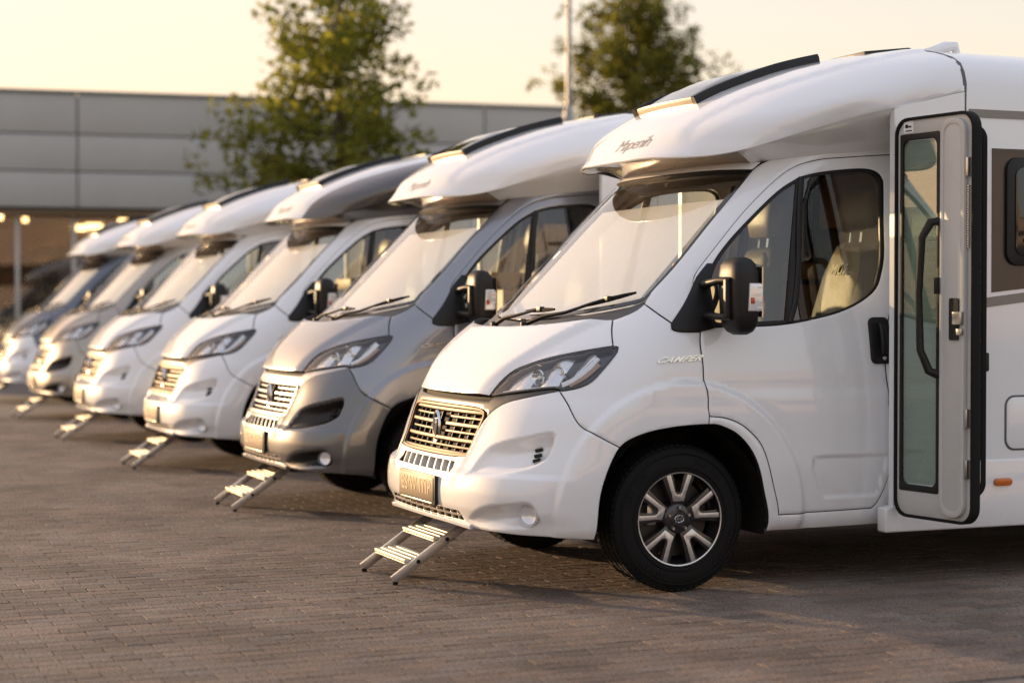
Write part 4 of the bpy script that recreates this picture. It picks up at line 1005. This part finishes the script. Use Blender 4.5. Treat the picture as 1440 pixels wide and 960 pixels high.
def seat_parts():
    b = loft([(2.06, .88, .20, .03, .97, .2), (2.07, .93, .25, .07, .97, .2), (2.13, 1.15, .26, .075, .97, .2), (2.18, 1.38, .255, .07, .97, .2), (2.215, 1.56, .22, .06, .97, .2), (2.235, 1.66, .18, .05, .97, .2), (2.245, 1.72, .15, .035, .97, .2), (2.247, 1.735, .10, .015, .97, .2)])
    bk = b.mesh('backrest', 'seat_dark', smooth=True, angle=70)
    b = loft([(2.045, .98, .12, .012, .97, .2), (2.06, 1.05, .165, .03, .97, .2), (2.115, 1.25, .17, .032, .97, .2), (2.15, 1.42, .165, .03, .97, .2), (2.178, 1.56, .16, .03, .97, .2), (2.20, 1.67, .13, .026, .97, .2), (2.207, 1.705, .09, .012, .97, .2)])
    pn = b.mesh('backrest_panel', 'seat_leather', smooth=True, angle=70)
    b = loft([(2.26, 1.79, .09, .02, 1, .1), (2.26, 1.80, .125, .045, 1, .1), (2.262, 1.88, .14, .06, 1, .1), (2.27, 1.96, .135, .055, 1, .1), (2.275, 2.02, .11, .04, 1, .1), (2.277, 2.035, .07, .015, 1, .1)])
    hr = b.mesh('headrest', 'seat_leather', smooth=True, angle=70)
    m = MB()
    for y in (-.05, .05): m.tube([(2.24, y, 1.68), (2.258, y, 1.82)], .008, 8)
    ps = m.mesh('headrest_post', 'chrome', smooth=True)
    b = loft([(1.56, .82, .23, .05, .0, 1), (1.60, .83, .255, .075, 0, 1), (1.80, .82, .26, .08, .0, 1), (2.05, .80, .25, .08, 0, 1), (2.14, .80, .22, .05, 0, 1)])
    cs = b.mesh('cushion', 'seat_leather', smooth=True, angle=70)
    m = MB(); m.box((1.85, 0, .63), (.42, .40, .22)); pd = m.mesh('seat_pedestal', 'black_plastic', bevel=.02)
    tx = text_mesh('seat_lettering', 'MUE', .075, .001, 'seat_thread', shear=.2, bold=.002)
    map_mesh(tx, lambda a: np.stack([2.143 + (a[:, 1]) * .22 - a[:, 2], -a[:, 0], 1.585 + a[:, 1]], -1))
    return bk, pn, hr, ps, cs, pd, tx
SP = seat_parts()
for y in (-.50, .47):
    part('seat', SP[0], [Spec(nm, q) for nm, q in zip(('backrest_panel', 'headrest', 'headrest_post', 'cushion', 'seat_pedestal', 'seat_lettering'), SP[1:])], loc=(0, y, 0))
# wheels (built facing -y)
def wheel_meshes():
    m = MB(); W = .215; R0 = .36
    prof = [(.222, .0), (.235, -.012), (.27, -.016), (.305, -.012), (.335, .002), (.350, .014), (.3535, .028), (.3535, W - .028), (.350, W - .014), (.335, W), (.30, W + .01), (.235, W), (.222, W - .015)]
    m.lathe(prof, 72, 'Y')
    for rr in (.252, .318): m.lathe([(rr - .0035, -.0175 + (.003 if rr > .3 else 0)), (rr, -.020 + (.004 if rr > .3 else 0)), (rr + .0035, -.0165 + (.004 if rr > .3 else 0))], 72, 'Y')
    nb = 64
    for k in range(nb):
        a = 2 * math.pi * k / nb; rot = Matrix.Rotation(-a, 3, 'Y')
        for (y, w, da) in ((.034, .030, 0.), (.078, .036, .5), (.130, .036, .15), (.180, .030, .6)):
            rr = Matrix.Rotation(-(a + da * 2 * math.pi / nb), 3, 'Y') @ Matrix.Rotation(R_(12), 3, 'X')
            m.box(Matrix.Rotation(-(a + da * 2 * math.pi / nb), 3, 'Y') @ Vector((.3535, y, 0)), (.010, w, .0285), rr)
        m.box(rot @ Vector((.3455, .0115, 0)), (.016, .006, .022), rot @ Matrix.Rotation(R_(-38), 3, 'Z'))
    ty = m.mesh('tyre', 'rubber', angle=30)
    # raised sidewall lettering
    sl = []
    for a0 in (40, 130, 220, 310):
        m = MB()
        for k in range(9):
            if k in (4,): continue
            a = R_(a0 + k * 4.2); rot = Matrix.Rotation(-a, 3, 'Y')
            m.box(rot @ Vector((.290, -.0155, 0)), (.026, .003, .012), rot); m.box(rot @ Vector((.282, -.0155, .006)), (.006, .003, .010), rot)
        m.lathe([(.278, -.0150), (.2785, -.0150)], 3, 'Y', (0, 0, 0)) if False else None; sl.append(m.mesh('tyre_lettering', 'rubber'))
    m = MB(); m.lathe([(.230, .004), (.232, -.006), (.228, -.012), (.222, -.010), (.219, .02), (.212, .03), (.206, .12), (.216, .20)], 64, 'Y')
    rim = m.mesh('rim', 'rim_black', smooth=True, angle=40)
    m = MB(); m.lathe([(.2285, -.0125), (.2225, -.0110)], 72, 'Y'); lip = m.mesh('rim_lip', 'rim_face', smooth=True)
    m = MB(); m.lathe([(0, .075), (.19, .075)], 40, 'Y'); m.lathe([(.0, .03), (.075, .03), (.085, .07)], 32, 'Y'); brk = m.mesh('brake_disc', 'brake_iron')
    m = MB(); m.box((-.13, .06, .02), (.05, .05, .10)); cal = m.mesh('brake_caliper', 'satin_metal', bevel=.01)
    spokes = []
    for q in range(5):
        a0 = 90 + 72 * q
        def pt(r, deg): return (r * math.cos(R_(deg)), r * math.sin(R_(deg)))
        outer = [pt(.090, a0 - 19), pt(.125, a0 - 17.5), pt(.222, a0 - 18.5), pt(.222, a0 - 12.2), pt(.130, a0 - 8.5), pt(.118, a0 - 4), pt(.118, a0 + 4), pt(.130, a0 + 8.5), pt(.222, a0 + 12.2), pt(.222, a0 + 18.5), pt(.125, a0 + 17.5), pt(.090, a0 + 19)]
        def dish(x, z, o):
            r = math.hypot(x, z); return .010 * (1 - r / .217) + o
        mb = MB()
        wide = [pt(.070, a0 - 28), pt(.115, a0 - 24), pt(.222, a0 - 24), pt(.222, a0 - 8.5), pt(.134, a0 - 5), pt(.126, a0), pt(.134, a0 + 5), pt(.222, a0 + 8.5), pt(.222, a0 + 24), pt(.115, a0 + 24), pt(.070, a0 + 28)]
        mb.prism(wide, lambda x, z: (x, dish(x, z, .004), z), lambda x, z: (x, dish(x, z, .034), z)); sb = mb.mesh('spoke', 'rim_black', bevel=.002)
        mf = MB(); mf.prism(outer, lambda x, z: (x, dish(x, z, -.003), z), lambda x, z: (x, dish(x, z, .006), z)); sf = mf.mesh('spoke_face', 'rim_face', bevel=.0012)
        spokes.append((sb, sf))
    m = MB(); m.lathe([(0, -.004), (.036, -.003), (.040, .001), (.043, .004), (.066, .006), (.074, .012), (.082, .03)], 40, 'Y'); hub = m.mesh('hub', 'rim_black', smooth=True, angle=35)
    nut = []
    for q in range(5):
        a = R_(90 + 72 * q); m = MB(); m.lathe([(0, -.010), (.007, -.010), (.0085, -.006), (.0095, .008)], 6, 'Y', (.056 * math.cos(a), 0, .056 * math.sin(a))); nut.append(m.mesh('wheel_nut', 'satin_metal'))
    m = MB()
    for s in (-1, 1): m.bar((s * .012 - .008, -.0055, -.018), (s * .012 + .008, -.0055, .018), .002, .0045, up=(0, 1, 0))
    m.bar((-.010, -.0055, -.003), (.010, -.0055, .003), .002, .005, up=(0, 1, 0))
    m.tube([(.024 * math.cos(t), -.005, .017 * math.sin(t)) for t in np.linspace(0, 2 * math.pi, 25)], .0016, 5, cap=False)
    cap = m.mesh('cap_mark', 'chrome')
    return ty, sl, rim, lip, brk, cal, spokes, hub, nut, cap
WM = wheel_meshes()
def wheel_spec(x, sg):
    kids = [*[Spec('tyre_lettering', q) for q in WM[1]], Spec('rim', WM[2]), Spec('rim_lip', WM[3]), Spec('brake_disc', WM[4]), Spec('brake_caliper', WM[5]), Spec('hub', WM[7]), *[Spec('wheel_nut', q) for q in WM[8]], Spec('cap_mark', WM[9])]
    for sb, sf in WM[6]: kids += [Spec('spoke', sb), Spec('spoke_face', sf)]
    return Spec('wheel', WM[0], kids, loc=(x, -.962 if sg < 0 else .962, .36), rot=0 if sg < 0 else math.pi)
for x in (AX, 5.05):
    for sg in (-1, 1): VAN.append(wheel_spec(x, sg))
# opened entrance door (first motorhome only)
hx, hy = 2.065, -1.172
LW, LZ0, LZ1 = .545, .352, 2.318
ang = math.atan2(-.585, .075)
m = MB(); o_ = rrect(0, LW, LZ0, LZ1, .085, 8); i_ = rrect(.014, LW - .014, LZ0 + .014, LZ1 - .014, .075, 8)
def ring(m, a, b, d0, d1):
    n = len(a); V = [(x, d0, z) for x, z in a] + [(x, d0, z) for x, z in b] + [(x, d1, z) for x, z in a] + [(x, d1, z) for x, z in b]; F = []
    for k in range(n):
        j = (k + 1) % n; F += [(k, j, n + j, n + k), (2 * n + k, 3 * n + k, 3 * n + j, 2 * n + j), (k, 2 * n + k, 2 * n + j, j), (n + k, n + j, 3 * n + j, 3 * n + k)]
    m.add(V, F)
ring(m, o_, i_, -.034, .022); seal = m.mesh('door_seal', 'rubber', bevel=.005)
gl_o = rrect(.050, .290, .515, 2.205, .035, 5)
m = MB(); ring(m, i_, rrect(.034, .306, .485, 2.235, .012, 8), -.022, .018); leaf = m.mesh('entrance_door', 'door_liner', bevel=.004)
m = MB(); ring(m, rrect(.032, .308, .483, 2.237, .010, 5), gl_o, -.026, -.010); wfr = m.mesh('door_window_frame', 'black_plastic', bevel=.002)
m = MB(); m.prism(gl_o, lambda a, b: (a, -.020, b), lambda a, b: (a, -.016, b)); wpn = m.mesh('door_window', 'glass_door')
m = MB()
for k in range(34):
    z0 = .52 + k * .0495
    m.add([(.048, -.006, z0), (.292, -.006, z0), (.292, -.0075, z0 + .02475), (.048, -.0075, z0 + .02475), (.292, -.006, z0 + .0495), (.048, -.006, z0 + .0495)], [(0, 1, 2, 3), (3, 2, 4, 5)])
dbl = m.mesh('door_reflection_sheet', 'door_reflection_sheet', fix=False)  # sheet added behind the door glass to lighten it like a reflection
m = MB(); ring(m, rrect(.335, .500, LZ0 + .03, LZ1 - .03, .07, 8), rrect(.36, .475, LZ0 + .06, LZ1 - .06, .05, 8), -.048, -.020); m.prism(rrect(.345, .495, LZ0 + .04, LZ1 - .04, .06, 8), lambda a, b: (a, -.044, b), lambda a, b: (a, -.021, b)); ridge = m.mesh('liner_ridge', 'door_liner', bevel=.006)
m = MB(); m.tube([(.320, -.03, 1.80), (.305, -.075, 1.795), (.270, -.10, 1.72), (.255, -.105, 1.45), (.262, -.10, 1.18), (.295, -.075, 1.08), (.320, -.03, 1.06)], [.022, .022, .019, .018, .019, .022, .024], 12)
hnd = m.mesh('grab_handle', 'black_plastic', smooth=True)
m = MB(); m.prism(rrect(.310, .350, 1.40, 1.58, .015), lambda a, b: (a, -.03, b), lambda a, b: (a, -.045, b)); m.bar((.330, -.055, 1.53), (.330, -.055, 1.45), .03, .018); lat = m.mesh('door_latch', 'black_plastic', bevel=.003)
m = MB(); m.prism(rrect(.405, .468, 1.23, 1.43, .01), lambda a, b: (a, -.045, b), lambda a, b: (a, -.052, b)); hpl = m.mesh('hinge_plate', 'black_plastic')
m = MB(); m.box((.475, -.060, 1.335), (.055, .025, .06)); m.box((.49, -.062, 1.27), (.03, .02, .03)); hbr = m.mesh('hinge_bracket', 'satin_metal', bevel=.003)
hng = []
for z in (2.05, .86, .62):
    m = MB(); m.box((.512, -.030, z), (.016, .03, .09)); hng.append(m.mesh('door_hinge', 'satin_metal', bevel=.003))
m = MB()
for k in range(26): m.box((.512, -.026, 1.96 - k * .0115), (.010, .02, .006))
spr = m.mesh('door_spring', 'satin_metal')
m = MB(); m.prism(rrect(.055, .125, 2.242, 2.298, .006), lambda a, b: (a, -.0235, b), lambda a, b: (a, -.0245, b)); stk = m.mesh('sticker', 'sticker')
m = MB(); m.prism(rrect(.066, .088, 2.267, 2.285, .006), lambda a, b: (a, -.0246, b), lambda a, b: (a, -.0252, b)); m.box((.100, -.0249, 2.273), (.022, .0006, .008)); m.box((.092, -.0249, 2.253), (.045, .0006, .006)); stm = m.mesh('sticker_print', 'black_plastic')
VAN.append(Spec('entrance_door', leaf, [Spec('door_seal', seal), Spec('door_window_frame', wfr), Spec('door_window', wpn), Spec('door_reflection_sheet', dbl), Spec('liner_ridge', ridge), Spec('grab_handle', hnd), Spec('door_latch', lat), Spec('hinge_plate', hpl), Spec('hinge_bracket', hbr), *[Spec('door_hinge', q) for q in hng], Spec('door_spring', spr), Spec('sticker', stk), Spec('sticker_print', stm)], loc=(hx, hy, 0), rot=ang, only='first'))
m = MB(); ring(m, rrect(2.10, 2.60, .42, 2.31, .07, 8), rrect(2.125, 2.575, .445, 2.285, .06, 8), -1.165, -1.148); m.cur = 1; m.prism(rrect(2.12, 2.58, .44, 2.29, .06, 8), lambda a, b: (a, -1.1485, b), lambda a, b: (a, -1.1505, b))
VAN.append(Spec('entrance_opening', m.mesh('entrance_opening', mats=['rubber', 'cabin_pale']), only='first'))
# fold-out step
def step_parts():
    out = []
    A0, A1 = Vector((-.262, 0, .022)), Vector((.125, 0, .285))
    d = (A1 - A0).normalized(); up = Vector((-d.z, 0, d.x))
    rails = []
    for y in (-.25, .25):
        m = MB(); m.bar(A0 + Vector((0, y, 0)), A1 + Vector((0, y, 0)), .022, .046, up=up); rails.append(m.mesh('rail', 'aluminium', bevel=.003))
    treads = []
    for t in (.34, .74):
        c = A0.lerp(A1, t); m = MB()
        for k in range(4):
            m.box(c + Vector((-.052 + k * .034, 0, .004 + .004 * k)), (.029, .474, .014))
        m.box(c + Vector((0, 0, -.010)), (.13, .46, .006)); treads.append(m.mesh('tread', 'tread_plate', bevel=.002))
    feet = []; bolts = []
    for y in (-.25, .25):
        m = MB(); m.lathe([(0, -.022), (.014, -.022), (.015, -.006), (.008, -.004), (.008, .012)], 14, 'Z', (A0.x + .012, y, .022)); feet.append(m.mesh('foot', 'rubber', smooth=True, angle=40))
        m = MB()
        for t in (.34, .74):
            c = A0.lerp(A1, t); m.lathe([(0, -.006), (.010, -.006), (.012, 0), (.012, .004)], 6, 'Y', (c.x, y + (-.012 if y < 0 else .012), c.z)); m.lathe([(.005, -.012), (.005, 0)], 8, 'Y', (c.x, y + (-.012 if y < 0 else .012), c.z))
        bolts.append(m.mesh('bolt', 'black_plastic'))
    return rails, treads, feet, bolts
STEP = step_parts()

# ------------------------------------------------------------------ extra vehicle materials used through per-vehicle swaps
def inst(spec, parent, over, first):
    if spec.only == 'first' and not first: return
    o = bpy.data.objects.new(spec.name, spec.mesh); link(o, parent)
    o.location = spec.loc
    if spec.rot: o.rotation_euler = (0, 0, spec.rot)
    for i, sl in enumerate(o.material_slots):
        nm = sl.material.name if sl.material else None
        if nm in over:
            sl.link = 'OBJECT'; sl.material = MATS[over[nm]]
    if spec.label: o['label'] = spec.label
    for k in spec.kids: inst(k, o, over, first)
    return o
W_ = 'paint_white'
BASE_OVER = {}
def van(dx, dy, rz, label, over, first=False):
    root = bpy.data.objects.new('motorhome', None); root.empty_display_size = .3; link(root)
    root.location = (dx, 1.025 + dy, 0); root.rotation_euler = (0, 0, R_(rz))
    tag(root, label, 'motorhome', 'motorhomes parked in a row')
    for s in VAN: inst(s, root, over, first)
    return root
def step(dx, dy, label):
    root = bpy.data.objects.new('folding_step', None); root.empty_display_size = .1; link(root)
    root.location = (dx, 1.08 + dy, 0)
    tag(root, label, 'step', 'folding steps under the front bumpers')
    for nm, ms in zip(('rail', 'tread', 'foot', 'bolt'), STEP):
        for me in ms: link(bpy.data.objects.new(nm, me), root)
silver = {'paint_white': 'paint_silver', 'paint_insert': 'black_plastic', 'trim_grey': 'trim_light', 'grille_metal': 'trim_light'}
cham = {'paint_white': 'paint_champagne', 'paint_insert': 'black_plastic', 'trim_grey': 'paint_champagne_t'}
VANS = [
 (0, 0, 0, 'nearest white motorhome with its entrance door standing open', {}, True),
 (.05, 3.5, 0, 'silver grey cabbed motorhome under a white overcab, next behind the nearest', dict(silver, **{'fairing_white': 'visor_white'}), False),
 (.04, 7.0, 0, 'white motorhome with dark graphite shoulders below its overcab, third in the row', {'fairing_white': 'paint_graphite', 'visor_side': 'paint_graphite'}, False),
 (.0, 10.6, 0, 'plain white motorhome fourth in the row, between the graphite-shouldered and champagne ones', {}, False),
 (.06, 14.6, 0, 'champagne beige motorhome with a white overcab near the row\'s far end', cham, False),
 (.10, 18.7, 0, 'slate blue motorhome with a white bumper at the far end of the row', {'paint_white': 'paint_slate'}, False),
 (1.0, 34.6, -6.2, 'black motorhome added inside the lit glazed showroom for a dark shape in its glass', {'paint_white': 'paint_graphite', 'visor_white': 'paint_graphite', 'visor_side': 'paint_graphite', 'fairing_white': 'paint_graphite'}, False),  # added vehicle, stands for the dark shape in the showroom glass
]
STEPL = ['aluminium folding step with slatted treads under the nearest white motorhome\'s bumper', 'folding step reaching the paving below the silver motorhome\'s number plate', 'folding step below the nose of the graphite-shouldered white motorhome',
         'folding step below the nose of the plain white fourth motorhome', 'folding step below the nose of the champagne motorhome', 'folding step below the white bumper of the slate blue motorhome', None]
roots = []
for (dx, dy, rz, lab, over, first), sl in zip(VANS, STEPL):
    r = van(dx, dy, rz, lab, over, first); roots.append(r)
    if sl: step(dx, dy, sl)
for o in roots[5].children:
    if o.name.split('.')[0] == 'bumper':
        for q in [o] + list(o.children):
            for s in q.material_slots:
                if s.material and s.material.name == 'paint_slate': s.material = MATS['paint_white']
    if o.name.split('.')[0] == 'living_body':
        for q in [o] + list(o.children_recursive):
            for s in q.material_slots:
                if s.material and s.material.name in ('paint_slate',): s.material = MATS['paint_white']
for o in roots[1].children:
    if o.name.split('.')[0] == 'bumper':
        for s in o.material_slots:
            if s.material and s.material.name == 'paint_silver': s.material = MATS['paint_steel']
for r in roots[1:5]:
    for o in r.children:
        if o.name.split('.')[0] == 'living_body':
            for q in [o] + list(o.children_recursive):
                for s in q.material_slots:
                    if s.material and s.material.name in ('paint_silver', 'paint_champagne'): s.material = MATS['paint_white']

# ------------------------------------------------------------------ trees, lamp post, litter
def leaf_mat(name, c0, c1, trans=.5, glow=1.8):
    m = bpy.data.materials.new(name); m.use_nodes = True; nt = m.node_tree; nt.nodes.clear(); N = nt.nodes.new; L = nt.links.new
    out = N('ShaderNodeOutputMaterial'); geo = N('ShaderNodeNewGeometry'); rp = N('ShaderNodeValToRGB')
    rp.color_ramp.elements[0].color = (*c0, 1); rp.color_ramp.elements[1].color = (*c1, 1); L(geo.outputs['Random Per Island'], rp.inputs[0])
    d = N('ShaderNodeBsdfDiffuse'); t = N('ShaderNodeBsdfTranslucent'); mx = N('ShaderNodeMixShader'); mx.inputs[0].default_value = trans
    hs = N('ShaderNodeHueSaturation'); hs.inputs['Hue'].default_value = .48; hs.inputs['Saturation'].default_value = 1.15; hs.inputs['Value'].default_value = glow; L(rp.outputs['Color'], hs.inputs['Color'])
    L(rp.outputs['Color'], d.inputs['Color']); L(hs.outputs['Color'], t.inputs['Color'])
    L(d.outputs[0], mx.inputs[1]); L(t.outputs[0], mx.inputs[2]); L(mx.outputs[0], out.inputs[0]); MATS[name] = m
leaf_mat('leaf_green', (.070, .092, .024), (.175, .185, .045), .54, 2.0)
leaf_mat('leaf_olive', (.060, .078, .022), (.150, .150, .040), .56, 2.0)
principled('bark', (.07, .05, .035), .9, bump=(30, .5, .02), var=(8, .3))
def tree(name, loc, H, rad, z0, nbr, leaves, size, label, mat, seed, trunk_r=.10):
    r = np.random.RandomState(seed); root = bpy.data.objects.new(name, None); link(root); root.location = loc
    tag(root, label, 'tree')
    m = MB(); tp = [(0, 0, 0), (.04, .02, H * .3), (-.03, .04, H * .6), (.03, 0, H * .85), (0, 0, H * .97)]
    m.tube(tp, [trunk_r, trunk_r * .8, trunk_r * .55, trunk_r * .25, .01], 9)
    cl = []
    for k in range(nbr):
        f = (k + r.uniform(0, 1)) / nbr; z = z0 + (H - z0) * f**1.05; a = k * 2.399 + r.uniform(-.5, .5)
        R = rad((z - z0) / (H - z0)) * r.uniform(.62, 1.12); rise = R * r.uniform(.10, .55)
        p0 = np.array([0, 0, z - rise * .6]); p1 = np.array([math.cos(a) * R, math.sin(a) * R, z + rise * .4]); mid = (p0 + p1) / 2 + [0, 0, -.06 * R + r.uniform(-.1, .1)]
        m.tube([p0, mid, p1], [trunk_r * .32 * (1 - f * .6), trunk_r * .2 * (1 - f * .6), .008], 6)
        nc = max(3, int(R * 4.5))
        for q in range(nc):
            t = .22 + .78 * (q + r.uniform(0, 1)) / nc; c = p0 * (1 - t)**2 + 2 * mid * t * (1 - t) + p1 * t * t
            cl.append((c + r.normal(0, .10, 3) * (1 + R * .25), r.uniform(.16, .34) * (1.25 - .5 * t) + .05))
    link(bpy.data.objects.new('trunk', m.mesh('trunk', 'bark', smooth=True)), root)
    cl = cl if len(cl) else [((0, 0, H), .5)]
    w = np.array([c[1]**2 for c in cl]); w /= w.sum(); idx = r.choice(len(cl), leaves, p=w)
    C = np.array([cl[i][0] for i in idx]); S = np.array([cl[i][1] for i in idx])
    d = r.normal(0, 1, (leaves, 3)); d /= np.linalg.norm(d, axis=1, keepdims=True); P = C + d * (S * r.uniform(.2, 1.1, leaves)**.6)[:, None] * [1, 1, .8]
    n = r.normal(0, 1, (leaves, 3)) + [0, 0, .7]; n /= np.linalg.norm(n, axis=1, keepdims=True)
    u = np.cross(n, r.normal(0, 1, (leaves, 3))); u /= np.linalg.norm(u, axis=1, keepdims=True); v = np.cross(n, u)
    sz = (size * r.uniform(.6, 1.3, leaves))[:, None]
    Q = np.stack([P - u * sz, P - v * sz * .5 + n * sz * .12, P + u * sz, P + v * sz * .5 + n * sz * .12], 1).reshape(-1, 3)
    F = np.arange(leaves * 4).reshape(-1, 4)
    o = bpy.data.objects.new('crown', mk_mesh('crown', Q, F, mat)); link(o, root); return root
tree('conical_tree', (6.65, 24, 0), 9.6, lambda f: 2.95 * max(0, 1 - f)**.85 * (.8 + .2 * min(1, f * 5)), 1.9, 115, 15500, .085, 'conical green tree standing in front of the grey showroom', 'leaf_green', 5, .12)
tree('round_tree', (18.6, 36, 0), 10.6, lambda f: 2.55 * math.sin(math.pi * min(.97, .12 + f * .88))**.7, 3.0, 130, 18000, .10, 'broad olive green tree behind the lamp post', 'leaf_olive', 9, .16)
tree('bushy_tree', (14.6, 33.5, 0), 5.9, lambda f: 1.7 * math.sin(math.pi * min(.97, .15 + f * .85))**.7, .6, 70, 8000, .09, 'low bushy tree at the showroom corner, left of the lamp post', 'leaf_olive', 13, .10)
tree('bushy_tree', (18.0, 34.0, 0), 5.6, lambda f: 2.2 * math.sin(math.pi * min(.97, .15 + f * .85))**.7, .6, 80, 9000, .09, 'low bushy tree under the broad olive tree, right of the lamp post', 'leaf_green', 17, .10)
principled('post_metal', (.30, .30, .30), .45, .6, var=(3, .1))
lp = bpy.data.objects.new('lamp_post', None); link(lp); lp.location = (11.64, 25, 0)
tag(lp, 'tall slim grey lamp post rising above the parked roofs', 'lamp post')
m = MB(); m.tube([(0, 0, 0), (0, 0, 5.2), (0, 0, 5.35)], [.105, .10, .055], 20); child('post_base', m, 'post_metal', lp, smooth=True, angle=40)
m = MB(); m.tube([(0, 0, 5.3), (0, 0, 9.5)], [.055, .045], 16); child('post', m, 'post_metal', lp, smooth=True, angle=40)
m = MB(); m.tube([(0, 0, 9.4), (-.5, -.2, 9.7), (-1.0, -.4, 9.75)], .035, 10); child('bracket', m, 'post_metal', lp, smooth=True)
m = MB(); m.box((-1.2, -.48, 9.74), (.6, .26, .09), Matrix.Rotation(R_(22), 3, 'Z')); child('lantern', m, 'post_metal', lp, bevel=.02)
# dry leaf crumbs and grit lying on the paving
principled('litter', (.26, .13, .045), .8)
V = []; F = []
for k in range(1500):
    if k < 950: x, y = rng.gauss(.6, .9), rng.gauss(.7, .55)
    else: x, y = rng.uniform(-3.5, 4), rng.uniform(-2, 6)
    s = rng.uniform(.004, .015); a = rng.uniform(0, 6.28); z = .003 + rng.uniform(0, .004); b = len(V)
    for q, (dx, dz) in enumerate(((1, .0), (.2, .004), (-1, .001), (-.2, .005))):
        aa = a + q * math.pi / 2; V.append((x + math.cos(aa) * s * abs(dx), y + math.sin(aa) * s * .6, z + dz))
    F.append((b, b + 1, b + 2, b + 3))
o = bpy.data.objects.new('leaf_litter', mk_mesh('leaf_litter', V, F, 'litter')); link(o); tag(o, 'dry leaf crumbs and grit on the paving', None, kind='stuff')
